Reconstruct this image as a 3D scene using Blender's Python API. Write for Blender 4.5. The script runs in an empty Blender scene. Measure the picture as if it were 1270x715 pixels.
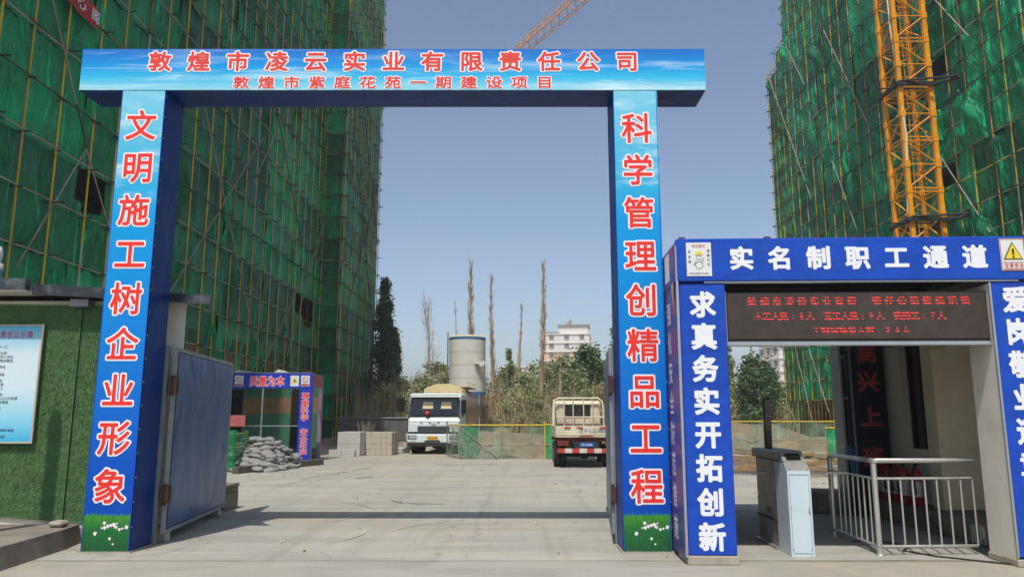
import bpy, math, random
import numpy as np
from math import radians as R, sin, cos, pi
from mathutils import Vector, Matrix, noise

C = bpy.context.scene.collection
sc = bpy.context.scene
rnd = random.Random(7)

# ------------------------------------------------------------------ camera
cam_d = bpy.data.cameras.new('camera')
cam = bpy.data.objects.new('camera', cam_d)
C.objects.link(cam)
cam.location = (0, 0, 1.6)
cam.rotation_euler = (R(90 + 9.677), 0, 0)
cam_d.sensor_width = 36
cam_d.lens = 36 * 938.4 / 1270
cam_d.clip_start = 0.05
cam_d.clip_end = 6000
sc.camera = cam

# ------------------------------------------------------------------ sky, sun, exposure
SUN_AZ, SUN_EL = 194.5, 60.9
w = bpy.data.worlds.new('World')
sc.world = w
w.use_nodes = True
wn, wl = w.node_tree.nodes, w.node_tree.links
sky = wn.new('ShaderNodeTexSky')
sky.sky_type = 'NISHITA'
sky.sun_disc = False
sky.sun_elevation = R(SUN_EL)
sky.sun_rotation = R(SUN_AZ)
sky.altitude = 1100
sky.air_density = 1.1
sky.dust_density = 3.5
sky.ozone_density = 1.2
hsv = wn.new('ShaderNodeHueSaturation')
hsv.inputs['Saturation'].default_value = 0.92
wl.new(sky.outputs[0], hsv.inputs['Color'])
wl.new(hsv.outputs[0], wn['Background'].inputs['Color'])
wn['Background'].inputs['Strength'].default_value = 0.139

sun_d = bpy.data.lights.new('sun', 'SUN')
sun = bpy.data.objects.new('sun', sun_d)
C.objects.link(sun)
sun_d.energy = 3.75
sun_d.angle = R(0.55)
sun_d.color = (1.0, 0.955, 0.885)
_az, _el = R(SUN_AZ), R(SUN_EL)
to_sun = Vector((sin(_az) * cos(_el), cos(_az) * cos(_el), sin(_el)))
sun.rotation_euler = (-to_sun).to_track_quat('-Z', 'Y').to_euler()

sc.view_settings.view_transform = 'Standard'
sc.view_settings.look = 'None'
sc.view_settings.exposure = 0.07
sc.view_settings.gamma = 1.0
sc.cycles.max_bounces = 6
sc.cycles.transparent_max_bounces = 12
sc.cycles.caustics_reflective = False
sc.cycles.caustics_refractive = False

# ------------------------------------------------------------------ helpers
def lin(h):
    h = h.lstrip('#')
    o = []
    for i in (0, 2, 4):
        c = int(h[i:i + 2], 16) / 255
        o.append(c / 12.92 if c <= .04045 else ((c + .055) / 1.055) ** 2.4)
    return tuple(o) + (1,)

MATS = {}
class N:
    """small wrapper round a node tree"""
    def __init__(s, name):
        s.m = bpy.data.materials.new(name)
        s.m.use_nodes = True
        s.t = s.m.node_tree
        s.n, s.l = s.t.nodes, s.t.links
        s.b = s.n['Principled BSDF']
        s.out = s.n['Material Output']
        MATS[name] = s.m
    def new(s, typ, **kw):
        nd = s.n.new(typ)
        for k, v in kw.items():
            if k in nd.inputs.keys():
                nd.inputs[k].default_value = v
            else:
                setattr(nd, k, v)
        return nd
    def coord(s, kind='Object', scale=(1, 1, 1), loc=(0, 0, 0)):
        tc = s.new('ShaderNodeTexCoord')
        mp = s.new('ShaderNodeMapping')
        mp.inputs['Scale'].default_value = scale
        mp.inputs['Location'].default_value = loc
        s.l.new(tc.outputs[kind], mp.inputs[0])
        return mp.outputs[0]
    def noise(s, vec, scale, detail=4, rough=.55, dist=0):
        nd = s.new('ShaderNodeTexNoise', Scale=scale, Detail=detail, Roughness=rough, Distortion=dist)
        s.l.new(vec, nd.inputs['Vector'])
        return nd.outputs['Fac']
    def ramp(s, fac, stops, interp='LINEAR'):
        r = s.new('ShaderNodeValToRGB')
        r.color_ramp.interpolation = interp
        e = r.color_ramp.elements
        while len(e) < len(stops):
            e.new(.5)
        for el, (p, c) in zip(e, stops):
            el.position = p
            el.color = c if len(c) == 4 else tuple(c) + (1,)
        s.l.new(fac, r.inputs[0])
        return r.outputs[0]
    def mix(s, fac, a, b, mode='MIX'):
        m = s.new('ShaderNodeMix')
        m.data_type = 'RGBA'
        m.blend_type = mode
        for sock, v in ((m.inputs[0], fac), (m.inputs[6], a), (m.inputs[7], b)):
            if hasattr(v, 'links') or isinstance(v, bpy.types.NodeSocket):
                s.l.new(v, sock)
            else:
                sock.default_value = v
        return m.outputs[2]
    def math(s, op, a, b=0.0, c=None):
        m = s.new('ShaderNodeMath', operation=op)
        for sock, v in zip(m.inputs, (a, b, c)):
            if v is None:
                continue
            if isinstance(v, bpy.types.NodeSocket):
                s.l.new(v, sock)
            else:
                sock.default_value = v
        return m.outputs[0]
    def bump(s, h, strength=.3, dist=.02):
        b = s.new('ShaderNodeBump', Strength=strength, Distance=dist)
        s.l.new(h, b.inputs['Height'])
        s.l.new(b.outputs[0], s.b.inputs['Normal'])
        return b
    def color(s, v):
        if isinstance(v, bpy.types.NodeSocket):
            s.l.new(v, s.b.inputs['Base Color'])
        else:
            s.b.inputs['Base Color'].default_value = v
    def set(s, **kw):
        for k, v in kw.items():
            k = {'rough': 'Roughness', 'metal': 'Metallic', 'spec': 'Specular IOR Level', 'coat': 'Coat Weight'}[k]
            s.b.inputs[k].default_value = v

def mat(name, col, rough=.6, metal=0, var=.25, scale=3, bump=0, bscale=40, dirt=None, dirt_amt=.4, spec=.5, dist=.01):
    """plain worn surface: base colour that drifts, optional dirt patches and fine relief"""
    s = N(name)
    c = lin(col) if isinstance(col, str) else tuple(col) + (1,)
    v = s.coord()
    f = s.noise(v, scale, 5, .6)
    lo = tuple(x * (1 - var) for x in c[:3]) + (1,)
    hi = tuple(min(1, x * (1 + var)) for x in c[:3]) + (1,)
    out = s.ramp(f, [(.3, lo), (.7, hi)])
    if dirt:
        f2 = s.noise(v, scale * .7 + 1.3, 8, .7)
        k = s.ramp(f2, [(.5, (0, 0, 0)), (.72, (dirt_amt,) * 3)])
        out = s.mix(k, out, lin(dirt))
    s.color(out)
    rr = s.ramp(s.noise(v, scale * 2.3, 4), [(.3, (max(0, rough - .08),) * 3), (.7, (min(1, rough + .08),) * 3)])
    s.l.new(rr, s.b.inputs['Roughness'])
    s.set(metal=metal, spec=spec)
    if bump:
        s.bump(s.noise(v, bscale, 4, .6), bump, dist)
    return s.m

class MB:
    """mesh builder: several shapes joined into one mesh"""
    def __init__(s):
        s.v, s.f, s.mi = [], [], []
        s.sm = []
    def add(s, vs, fs, mi=0, smooth=False):
        o = len(s.v)
        s.v += [tuple(p) for p in vs]
        s.f += [tuple(i + o for i in f) for f in fs]
        s.mi += [mi] * len(fs)
        s.sm += [smooth] * len(fs)
        return s
    def box(s, x0, x1, y0, y1, z0, z1, mi=0, bev=0):
        if bev:
            b = bev
            ring = lambda z, i: [(x0 + i, y0, z), (x1 - i, y0, z), (x1, y0 + i, z), (x1, y1 - i, z), (x1 - i, y1, z), (x0 + i, y1, z), (x0, y1 - i, z), (x0, y0 + i, z)]
            def inset(z):
                return [(x0 + b, y0 + b, z), (x1 - b, y0 + b, z), (x1 - b, y0 + b, z), (x1 - b, y1 - b, z), (x1 - b, y1 - b, z), (x0 + b, y1 - b, z), (x0 + b, y1 - b, z), (x0 + b, y0 + b, z)]
            L0, L1 = ring(z0 + b, b), ring(z1 - b, b)
            vs = L0 + L1
            fs = [(i, (i + 1) % 8, 8 + (i + 1) % 8, 8 + i) for i in range(8)]
            base = len(vs)
            vs += [(x0 + b, y0 + b, z1), (x1 - b, y0 + b, z1), (x1 - b, y1 - b, z1), (x0 + b, y1 - b, z1)]
            vs += [(x0 + b, y0 + b, z0), (x1 - b, y0 + b, z0), (x1 - b, y1 - b, z0), (x0 + b, y1 - b, z0)]
            t, u = base, base + 4
            fs += [(t, t + 1, t + 2, t + 3), (u + 3, u + 2, u + 1, u)]
            for k in range(4):
                a, c = 2 * k, 2 * k + 1
                fs += [(8 + a, 8 + c, t + (k + 1) % 4, t + k), (c, a, u + k, u + (k + 1) % 4)]
                d = (2 * k + 2) % 8
                fs += [(8 + c, 8 + d, t + (k + 1) % 4), (d, c, u + (k + 1) % 4)]
            return s.add(vs, fs, mi)
        vs = [(x, y, z) for z in (z0, z1) for (x, y) in ((x0, y0), (x1, y0), (x1, y1), (x0, y1))]
        return s.add(vs, [(3, 2, 1, 0), (4, 5, 6, 7), (0, 1, 5, 4), (1, 2, 6, 5), (2, 3, 7, 6), (3, 0, 4, 7)], mi)
    def tube(s, a, b, r, n=6, mi=0, r2=None, caps=True, smooth=True):
        a, b = Vector(a), Vector(b)
        d = (b - a)
        if d.length < 1e-6:
            return s
        d.normalize()
        u = d.orthogonal().normalized()
        v = d.cross(u)
        r2 = r if r2 is None else r2
        vs = [a + (u * cos(2 * pi * i / n) + v * sin(2 * pi * i / n)) * r for i in range(n)]
        vs += [b + (u * cos(2 * pi * i / n) + v * sin(2 * pi * i / n)) * r2 for i in range(n)]
        s.add(vs, [(i, (i + 1) % n, n + (i + 1) % n, n + i) for i in range(n)], mi, smooth)
        if caps:
            o = len(s.v) - 2 * n
            s.f += [tuple(o + i for i in reversed(range(n))), tuple(o + n + i for i in range(n))]
            s.mi += [mi, mi]
            s.sm += [False, False]
        return s
    def path(s, pts, rs, n=6, mi=0):
        pts = [Vector(p) for p in pts]
        if not hasattr(rs, '__len__'):
            rs = [rs] * len(pts)
        rings = []
        u = None
        for i, p in enumerate(pts):
            d = (pts[min(i + 1, len(pts) - 1)] - pts[max(i - 1, 0)]).normalized()
            if u is None:
                u = d.orthogonal().normalized()
            u = (u - d * u.dot(d)).normalized()
            v = d.cross(u)
            rings.append([p + (u * cos(2 * pi * k / n) + v * sin(2 * pi * k / n)) * rs[i] for k in range(n)])
        vs = [q for r in rings for q in r]
        fs = [(i * n + k, i * n + (k + 1) % n, (i + 1) * n + (k + 1) % n, (i + 1) * n + k) for i in range(len(pts) - 1) for k in range(n)]
        s.add(vs, fs + [tuple(reversed(range(n))), tuple((len(pts) - 1) * n + k for k in range(n))], mi, True)
        s.sm[-1] = s.sm[-2] = False
        return s
    def lathe(s, prof, cx=0, cy=0, n=20, mi=0, axis='z'):
        vs, m = [], len(prof)
        for (r, h) in prof:
            for k in range(n):
                a = 2 * pi * k / n
                if axis == 'z':
                    vs.append((cx + r * cos(a), cy + r * sin(a), h))
                elif axis == 'x':
                    vs.append((h, cx + r * cos(a), cy + r * sin(a)))
                else:
                    vs.append((cx + r * sin(a), h, cy + r * cos(a)))
        fs = [(i * n + k, i * n + (k + 1) % n, (i + 1) * n + (k + 1) % n, (i + 1) * n + k) for i in range(m - 1) for k in range(n)]
        s.add(vs, fs + [tuple(reversed(range(n))), tuple((m - 1) * n + k for k in range(n))], mi, True)
        s.sm[-1] = s.sm[-2] = False
        return s
    def prism(s, poly, axis, a, b, mi=0):
        """poly: 2D outline; axis 'x' -> (y,z) outline extruded in x, 'y' -> (x,z)"""
        n = len(poly)
        mk = (lambda p, t: (t, p[0], p[1])) if axis == 'x' else ((lambda p, t: (p[0], t, p[1])) if axis == 'y' else (lambda p, t: (p[0], p[1], t)))
        vs = [mk(p, a) for p in poly] + [mk(p, b) for p in poly]
        fs = [(i, (i + 1) % n, n + (i + 1) % n, n + i) for i in range(n)] + [tuple(reversed(range(n))), tuple(range(n, 2 * n))]
        return s.add(vs, fs, mi)
    def mesh(s, name, mats):
        me = bpy.data.meshes.new(name)
        me.from_pydata(s.v, [], s.f)
        for m in (mats if isinstance(mats, (list, tuple)) else [mats]):
            me.materials.append(MATS[m] if isinstance(m, str) else m)
        me.polygons.foreach_set('material_index', s.mi)
        me.polygons.foreach_set('use_smooth', s.sm)
        me.update()
        if any(s.sm) and not all(s.sm):      # crisp rims where flat caps meet round sides
            flat = set()
            for p in me.polygons:
                if not p.use_smooth:
                    flat.update(p.edge_keys)
            for e in me.edges:
                if e.key in flat:
                    e.use_edge_sharp = True
        return me
    def build(s, name, mats, parent=None, fix=True):
        me = s.mesh(name, mats)
        if fix:
            import bmesh
            bm = bmesh.new(); bm.from_mesh(me)
            bmesh.ops.recalc_face_normals(bm, faces=bm.faces)
            bm.to_mesh(me); bm.free()
        return put(name, me, parent)

def put(name, me, parent=None, loc=None, rot=None, scale=None):
    o = bpy.data.objects.new(name, me)
    C.objects.link(o)
    if parent:
        o.parent = parent
    if loc is not None:
        o.location = loc
    if rot is not None:
        o.rotation_euler = rot
    if scale is not None:
        o.scale = scale
    return o

def thing(name, label, cat, loc=(0, 0, 0), rz=0, group=None):
    o = bpy.data.objects.new(name, None)
    C.objects.link(o)
    o.location = loc
    o.rotation_euler = (0, 0, rz)
    o.empty_display_size = .2
    return tag(o, label, cat, group)

def tag(o, label, cat, group=None):
    o['label'] = label
    o['category'] = cat
    if group:
        o['group'] = group
    return o

def kind(o, k, label=None, cat=None):
    o['kind'] = k
    if label:
        o['label'] = label
    if cat:
        o['category'] = cat
    return o

def copy_tree(o, parent=None):
    c = o.copy()
    C.objects.link(c)
    c.parent = parent
    for ch in o.children:
        copy_tree(ch, c)
    return c

# ---- lettering: glyph outlines from the built-in font, turned into flat meshes
GLY = {}
FIELD = {}
def glyph_field(ch, G):
    """signed distance of a glyph on a grid, so that strokes can be thickened cleanly"""
    if (ch, G) in FIELD:
        return FIELD[(ch, G)]
    cu = bpy.data.curves.new('glyph', 'FONT')
    cu.body = ch
    cu.size = 1
    cu.resolution_u = 3
    cu.fill_mode = 'FRONT'
    ob = bpy.data.objects.new('glyph', cu)
    me = bpy.data.meshes.new_from_object(ob)
    bpy.data.objects.remove(ob)
    bpy.data.curves.remove(cu)
    co = np.array([v.co[:2] for v in me.vertices], float).reshape(-1, 2)
    me.calc_loop_triangles()
    tri = np.array([t.vertices[:] for t in me.loop_triangles], int).reshape(-1, 3)
    bpy.data.meshes.remove(me)
    cnt = {}
    for t in tri:
        for a, b in ((t[0], t[1]), (t[1], t[2]), (t[2], t[0])):
            k = (min(a, b), max(a, b)); cnt[k] = cnt.get(k, 0) + 1
    seg = np.array([k for k, v in cnt.items() if v == 1], int)
    co[:, 0] -= .5 if ord(ch) > 255 else (co[:, 0].min() + co[:, 0].max()) / 2
    co[:, 1] -= .38 if ord(ch) > 255 else .35
    ax = np.linspace(-.62, .62, G)
    X, Y = np.meshgrid(ax, ax)
    Pt = np.stack([X.ravel(), Y.ravel()], 1)
    A, B = co[seg[:, 0]], co[seg[:, 1]]
    D = B - A
    L = (D ** 2).sum(1) + 1e-12
    d2 = np.full(len(Pt), 9.0)
    for i in range(0, len(seg), 64):
        a_, d_, l_ = A[i:i + 64], D[i:i + 64], L[i:i + 64]
        t = np.clip(((Pt[:, None] - a_) * d_).sum(2) / l_, 0, 1)
        q = Pt[:, None] - a_ - t[..., None] * d_
        d2 = np.minimum(d2, (q ** 2).sum(2).min(1))
    ins = np.zeros(len(Pt), bool)
    for t in tri:
        a_, b_, c_ = co[t]
        lo, hi = np.minimum(np.minimum(a_, b_), c_), np.maximum(np.maximum(a_, b_), c_)
        m_ = np.where((Pt[:, 0] >= lo[0]) & (Pt[:, 0] <= hi[0]) & (Pt[:, 1] >= lo[1]) & (Pt[:, 1] <= hi[1]))[0]
        if len(m_) == 0:
            continue
        p = Pt[m_]
        s1 = (b_[0] - a_[0]) * (p[:, 1] - a_[1]) - (b_[1] - a_[1]) * (p[:, 0] - a_[0])
        s2 = (c_[0] - b_[0]) * (p[:, 1] - b_[1]) - (c_[1] - b_[1]) * (p[:, 0] - b_[0])
        s3 = (a_[0] - c_[0]) * (p[:, 1] - c_[1]) - (a_[1] - c_[1]) * (p[:, 0] - c_[0])
        ok = ((s1 >= 0) & (s2 >= 0) & (s3 >= 0)) | ((s1 <= 0) & (s2 <= 0) & (s3 <= 0))
        ins[m_[ok]] = True
    F = np.where(ins, -1, 1) * np.sqrt(d2)
    FIELD[(ch, G)] = (ax, F.reshape(G, G))
    return FIELD[(ch, G)]

def glyph(ch, off, m):
    key = (ch, off, m)
    if key in GLY:
        return GLY[key]
    if len(ch) > 1:       # a line of small print: plain outlines
        cu = bpy.data.curves.new('glyph', 'FONT')
        cu.body = ch
        cu.size = 1
        cu.resolution_u = 2
        cu.fill_mode = 'FRONT'
        ob = bpy.data.objects.new('glyph', cu)
        me = bpy.data.meshes.new_from_object(ob)
        bpy.data.objects.remove(ob)
        bpy.data.curves.remove(cu)
        me.materials.clear()
        xs = [v.co.x for v in me.vertices] or [0]
        cx = (min(xs) + max(xs)) / 2
        for v in me.vertices:
            v.co.x -= cx; v.co.y -= .38; v.co.z = 0
    else:
        ax, F = glyph_field(ch, 84)
        F = F - off
        n = len(ax)
        vs, fs = [], []
        for j in range(n - 1):
            run = None
            for i in range(n):
                c = None
                if i < n - 1:
                    c = (F[j, i], F[j, i + 1], F[j + 1, i + 1], F[j + 1, i])
                full = c is not None and max(c) < 0
                if full and run is None:
                    run = i
                if not full and run is not None:
                    o = len(vs)
                    vs += [(ax[run], ax[j], 0), (ax[i], ax[j], 0), (ax[i], ax[j + 1], 0), (ax[run], ax[j + 1], 0)]
                    fs.append((o, o + 1, o + 2, o + 3))
                    run = None
                if c is None or full or min(c) >= 0:
                    continue
                pc = ((ax[i], ax[j]), (ax[i + 1], ax[j]), (ax[i + 1], ax[j + 1]), (ax[i], ax[j + 1]))
                poly = []
                for k in range(4):
                    a, b = c[k], c[(k + 1) % 4]
                    if a < 0:
                        poly.append(pc[k])
                    if (a < 0) != (b < 0):
                        t = a / (a - b)
                        poly.append((pc[k][0] + (pc[(k + 1) % 4][0] - pc[k][0]) * t, pc[k][1] + (pc[(k + 1) % 4][1] - pc[k][1]) * t))
                if len(poly) > 2:
                    o = len(vs)
                    vs += [(x, y, 0) for x, y in poly]
                    fs.append(tuple(range(o, o + len(poly))))
        me = bpy.data.meshes.new('character')
        me.from_pydata([tuple(map(float, v)) for v in vs], [], fs)
        me.update()
    me.name = 'character'
    me.materials.append(MATS[m])
    GLY[key] = me
    return me

def basis(face):
    return {'-y': ((1, 0, 0), (0, 0, 1)), '-x': ((0, -1, 0), (0, 0, 1)), '+x': ((0, 1, 0), (0, 0, 1)), '+y': ((-1, 0, 0), (0, 0, 1))}[face]

def char(ch, pos, wd, ht, m, parent, face='-y', off=.02, outline=None, ooff=.06, name='character', lift=.004):
    r, u = map(Vector, basis(face))
    nrm = r.cross(u)
    M = Matrix((r.to_4d(), u.to_4d(), nrm.to_4d(), Vector((0, 0, 0, 1)))).transposed()
    M = M @ Matrix.Diagonal((wd, ht, 1, 1))
    def place(me, p, nm, par):
        o = bpy.data.objects.new(nm, me)
        C.objects.link(o)
        o.parent = par
        mm = M.copy()
        mm.translation = p
        return o, mm
    p = Vector(pos) + nrm * (lift + (.003 if outline else 0))
    o, mm = place(glyph(ch, off, m), p, name, parent)
    o.matrix_local = mm
    if outline:
        q, m2 = place(glyph(ch, ooff, outline), p, name + '_outline', o)
        m3 = Matrix.Translation((0, 0, -.0035))
        q.matrix_local = m3
    return o

def text_row(s, x0, x1, z, y, wd, ht, m, parent, face='-y', **kw):
    n = len(s)
    for i, ch in enumerate(s):
        if ch == ' ':
            continue
        t = x0 if n == 1 else x0 + (x1 - x0) * i / (n - 1)
        pos = (t, y, z) if face in ('-y', '+y') else (y, t, z)
        char(ch, pos, wd, ht, m, parent, face, **kw)

def text_col(s, x, z0, z1, y, wd, ht, m, parent, face='-y', **kw):
    n = len(s)
    for i, ch in enumerate(s):
        if ch == ' ':
            continue
        z = z0 + (z1 - z0) * i / max(1, n - 1)
        pos = (x, y, z) if face in ('-y', '+y') else (y, x, z)
        char(ch, pos, wd, ht, m, parent, face, **kw)

def strip(s, pos, ht, m, parent, face='-y', off=.0, wd=None, name='lettering'):
    """a whole line of small print as one flat part"""
    return char(s, pos, wd or ht, ht, m, parent, face, off, name=name, lift=.003)

# ------------------------------------------------------------------ materials
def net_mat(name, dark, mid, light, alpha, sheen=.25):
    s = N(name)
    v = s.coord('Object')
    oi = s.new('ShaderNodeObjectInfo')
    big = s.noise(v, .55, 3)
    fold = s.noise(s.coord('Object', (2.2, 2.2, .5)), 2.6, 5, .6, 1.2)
    f = s.math('ADD', s.math('MULTIPLY', big, .45), s.math('MULTIPLY', fold, .35))  # lit and shaded folds are painted into the net colour too
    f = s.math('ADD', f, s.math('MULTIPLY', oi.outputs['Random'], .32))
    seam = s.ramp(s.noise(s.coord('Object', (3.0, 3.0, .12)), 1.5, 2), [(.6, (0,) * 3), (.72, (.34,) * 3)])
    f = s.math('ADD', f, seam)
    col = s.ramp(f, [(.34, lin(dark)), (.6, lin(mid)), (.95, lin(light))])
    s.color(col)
    s.set(rough=.4, spec=.5)
    rg = s.new('ShaderNodeTexNoise', Scale=1.3, Detail=5, Roughness=.6, Distortion=1.6)
    rg.noise_type = 'RIDGED_MULTIFRACTAL'
    rg.normalize = True
    s.l.new(s.coord('Object', (2.2, 2.2, .9)), rg.inputs['Vector'])
    s.bump(s.math('ADD', s.math('MULTIPLY', rg.outputs['Fac'], .9), s.math('MULTIPLY', fold, .6)), 1.0, .1)
    tr = s.new('ShaderNodeBsdfTransparent')
    tl = s.new('ShaderNodeBsdfTranslucent')
    s.l.new(col, tl.inputs[0])
    m1 = s.new('ShaderNodeMixShader', Fac=.16)
    s.l.new(s.b.outputs[0], m1.inputs[1]); s.l.new(tl.outputs[0], m1.inputs[2])
    m2 = s.new('ShaderNodeMixShader')
    a = s.ramp(s.noise(v, 1.1, 4), [(.3, ((1 - alpha) * 1.7,) * 3), (.65, ((1 - alpha) * .35,) * 3)])
    s.l.new(a, m2.inputs[0])
    s.l.new(m1.outputs[0], m2.inputs[1]); s.l.new(tr.outputs[0], m2.inputs[2])
    s.l.new(m2.outputs[0], s.out.inputs[0])
    return s
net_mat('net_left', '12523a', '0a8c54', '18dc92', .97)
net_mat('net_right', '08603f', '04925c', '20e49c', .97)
net_mat('net_barrier', '5c6e5c', '7c9a84', '9ab8a4', .42)
net_mat('net_fresh', '0c7a4a', '16a162', '2fc07c', .85)

def striped(name, bands, alpha=.93):
    """striped tarpaulin: print that follows world height"""
    s = N(name)
    g = s.new('ShaderNodeNewGeometry')
    sp = s.new('ShaderNodeSeparateXYZ')
    s.l.new(g.outputs['Position'], sp.inputs[0])
    wv = s.math('ADD', sp.outputs[2], s.math('MULTIPLY', s.noise(s.coord(), .6, 2), .3))
    f = s.math('DIVIDE', wv, 6.0)
    col = s.ramp(f, bands, 'CONSTANT')
    n2 = s.noise(s.coord('Object', (1, 1, .4)), 3, 5)
    col = s.mix(s.ramp(n2, [(.3, (.0,) * 3), (.8, (.5,) * 3)]), col, lin('1c3a28'))
    s.color(col)
    s.set(rough=.6, spec=.3)
    s.bump(n2, .7, .08)
G1, T1 = lin('2b5a3c'), lin('8a6a42')
striped('tarp_stripes', [(0, G1), (.2, T1), (.29, G1), (.45, T1), (.53, G1), (.70, T1), (.79, G1)])
striped('booth_sheet', [(0, lin('8c6f4b')), (.07, lin('3f7458')), (.32, lin('8c6f4b')), (.42, lin('3f7458'))])

mat('pole_yellow', 'a8841a', .5, 0, .35, .5, dirt='6a3c1e', dirt_amt=.8)
s = N('scaffold_tube')
oi = s.new('ShaderNodeObjectInfo')
g = s.new('ShaderNodeNewGeometry')
wn_ = s.new('ShaderNodeTexWhiteNoise', noise_dimensions='4D')
sp = s.new('ShaderNodeSeparateXYZ'); s.l.new(g.outputs['Position'], sp.inputs[0])
fl = s.math('FLOOR', s.math('DIVIDE', s.math('ADD', sp.outputs[2], s.math('MULTIPLY', oi.outputs['Random'], 6)), 5.5))
cb = s.new('ShaderNodeCombineXYZ'); s.l.new(fl, cb.inputs[2])
s.l.new(cb.outputs[0], wn_.inputs['Vector']); s.l.new(oi.outputs['Random'], wn_.inputs['W'])
c_ = s.ramp(wn_.outputs['Value'], [(0, lin('d0ae30')), (.42, lin('b89a44')), (.64, lin('8a6040')), (.82, lin('b4a890'))], 'CONSTANT')
rust = s.ramp(s.noise(s.coord(), 3, 6, .7), [(.54, (0,) * 3), (.74, (.6,) * 3)])
s.color(s.mix(rust, c_, lin('5b3a28'))); s.set(rough=.55, spec=.3)
mat('tube_rust', '4a3528', .7, 0, .4, 2, dirt='2a2320')
mat('tube_pale', '9a9080', .6, 0, .3, 1.2, dirt='6a4a35', dirt_amt=.7)
mat('coupler', '2c2824', .7, .3, .3)
mat('raw_concrete', '6f6b63', .9, 0, .3, .7, .3, 30, '4b473f')
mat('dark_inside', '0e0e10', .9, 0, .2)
mat('red_banner', 'a82a22', .6, 0, .2)
mat('white_paint', 'd8d8d4', .5, 0, .06, 2)
mat('letter_white', 'e4e6ea', .55, 0, .04)
mat('letter_red', 'e8362c', .6, 0, .06, spec=.25)
mat('letter_red_beam', 'e04038', .6, 0, .06, spec=.25)
mat('letter_outline', 'f2eaec', .5, 0, .04)
mat('letter_dark', '26262a', .7, 0, .1)
mat('letter_pink', 'c02a5a', .6, 0, .1)
mat('letter_faded', 'd4d0dc', .65, 0, .15, 8)
mat('crane_yellow', 'e89a0c', .42, 0, .18, 1.5, dirt='9a5a10', dirt_amt=.4)
mat('crane_dark', '2e2e30', .6, .2, .3)
mat('steel', 'c4c2ba', .38, .7, .12, 4)
mat('steel_brushed', 'a8a6a0', .45, .55, .15, 5, dirt='6a6660')
mat('silver_trim', 'b4b8bc', .35, .7, .1)
mat('gal_steel', '8f9498', .5, .5, .2, 3)
mat('hinge_rust', '4f3326', .8, .2, .3, 8)
mat('powder_blue_white', 'c3d3da', .42, 0, .05, 3)
mat('black_plastic', '0c0d0f', .35, 0, .2)
mat('glass_dark', '0b1014', .08, 0, .2, spec=.8)
mat('rubber', '17171a', .85, 0, .3, 8, .2, 60, '5d564c')
mat('cast_concrete', 'a69c8c', .9, 0, .18, 1.6, .35, 45, '7d7060', .5)
mat('old_concrete', '7f776a', .92, 0, .3, 2.2, .6, 22, '5b5348', .6)
mat('pale_wall', 'dedaca', .85, 0, .07, 1.2, .1, 60, '928c7c', .25)
mat('cream_wall', 'e2d4b4', .85, 0, .06, 1.2, .1, 60, 'a09478', .3)
mat('fascia', '2f333a', .4, .1, .3, 3, dirt='a9adb2', dirt_amt=.35)
mat('grass_blade', '587e48', .75, 0, .3, 2.2, dirt='7c8460', dirt_amt=.5)
mat('turf_back', '4a6e40', .95, 0, .25, 9, .25, 140)
mat('sandbag', '8e8d89', .85, 0, .3, 4.5, .7, 28, '4b4840', .7, dist=.02)
mat('dark_block', '5d5850', .9, 0, .3, 3, .3, 30)
mat('pale_block', 'b8b6ae', .9, 0, .14, 2, .2, 50, '7d786c', .3)
mat('tan_block', 'b5ab98', .9, 0, .14, 2, .2, 50, '8a8270', .3)
mat('wood', '9a7a50', .8, 0, .35, 2.5, dirt='5f4a35')
mat('wood_grey', '877a66', .85, 0, .3, 2.5)
mat('bark_dead', 'b29b80', .9, 0, .3, 1.3, dirt='5f4c3e')
mat('bark', '5b4b3c', .95, 0, .3, 2)
mat('truck_white', 'd3dcd9', .35, 0, .05, 1.2, dirt='8d8a80', dirt_amt=.25)
mat('truck_cream', 'd8c393', .5, 0, .1, 1.4, dirt='9a8a68')
mat('tank', '90786a', .5, .15, .2, .9, dirt='5b4b42')
mat('silo_paint', 'cecdc4', .6, 0, .05, .9, dirt='a09c8e', dirt_amt=.3)
mat('camc_green', '1f6a50', .5, 0, .05)
mat('silo_blue', '3f6f9a', .5, 0, .1)
mat('pickup_cream', 'cfc7aa', .5, 0, .12, 1.4, dirt='7f6248', dirt_amt=.6)
mat('rust_red', '6a2a20', .8, 0, .35, 2)
mat('stripe_red', 'b5382c', .6, 0, .2, 3)
mat('stripe_white', 'c9c2b4', .6, 0, .15, 3)
mat('plate_blue', '1f55a5', .4, 0, .05)
mat('plate_yellow', 'd6a21a', .4, 0, .05)
mat('lamp_amber', 'c8762a', .3, 0, .1)
mat('lamp_clear', 'b8c0c4', .15, .3, .1)
mat('barrier_yellow', 'd6b21c', .5, 0, .15, 2, dirt='8a5a20', dirt_amt=.5)
mat('hoarding', '5a5c58', .7, 0, .2, 2, dirt='3c3c3a')
mat('far_wall', 'dedad0', .8, 0, .06, .15)
mat('far_wall_tan', 'd8b592', .8, 0, .06, .15)
mat('far_roof', '8f8a84', .8, 0, .2, .4)
mat('far_window', '6e767a', .3, 0, .25, .5)
mat('ext_red', 'a3201c', .3, 0, .1, 4)
mat('ext_label', 'cfcac0', .5, 0, .15, 20)
mat('sheet_blue', '3f7fc0', .6, 0, .2, 4)
mat('cable', '15151a', .6, 0, .1)
mat('balloon', 'd8303c', .3, 0, .05)
mat('print_yellow', 'e6cf2a', .5, 0, .05)
mat('print_black', '16161a', .6, 0, .05)
mat('print_red', 'c23b34', .55, 0, .08)
mat('paper_white', 'd9dcd9', .6, 0, .05)
mat('led_face', '3a302a', .6, 0, .25, 6, .6, 220)
mat('sill_dark', '26282c', .7, 0, .2)
mat('dead_panel', '18182c', .55, 0, .2)
mat('dark_frame', '1a1b20', .5, .1, .2)
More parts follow.
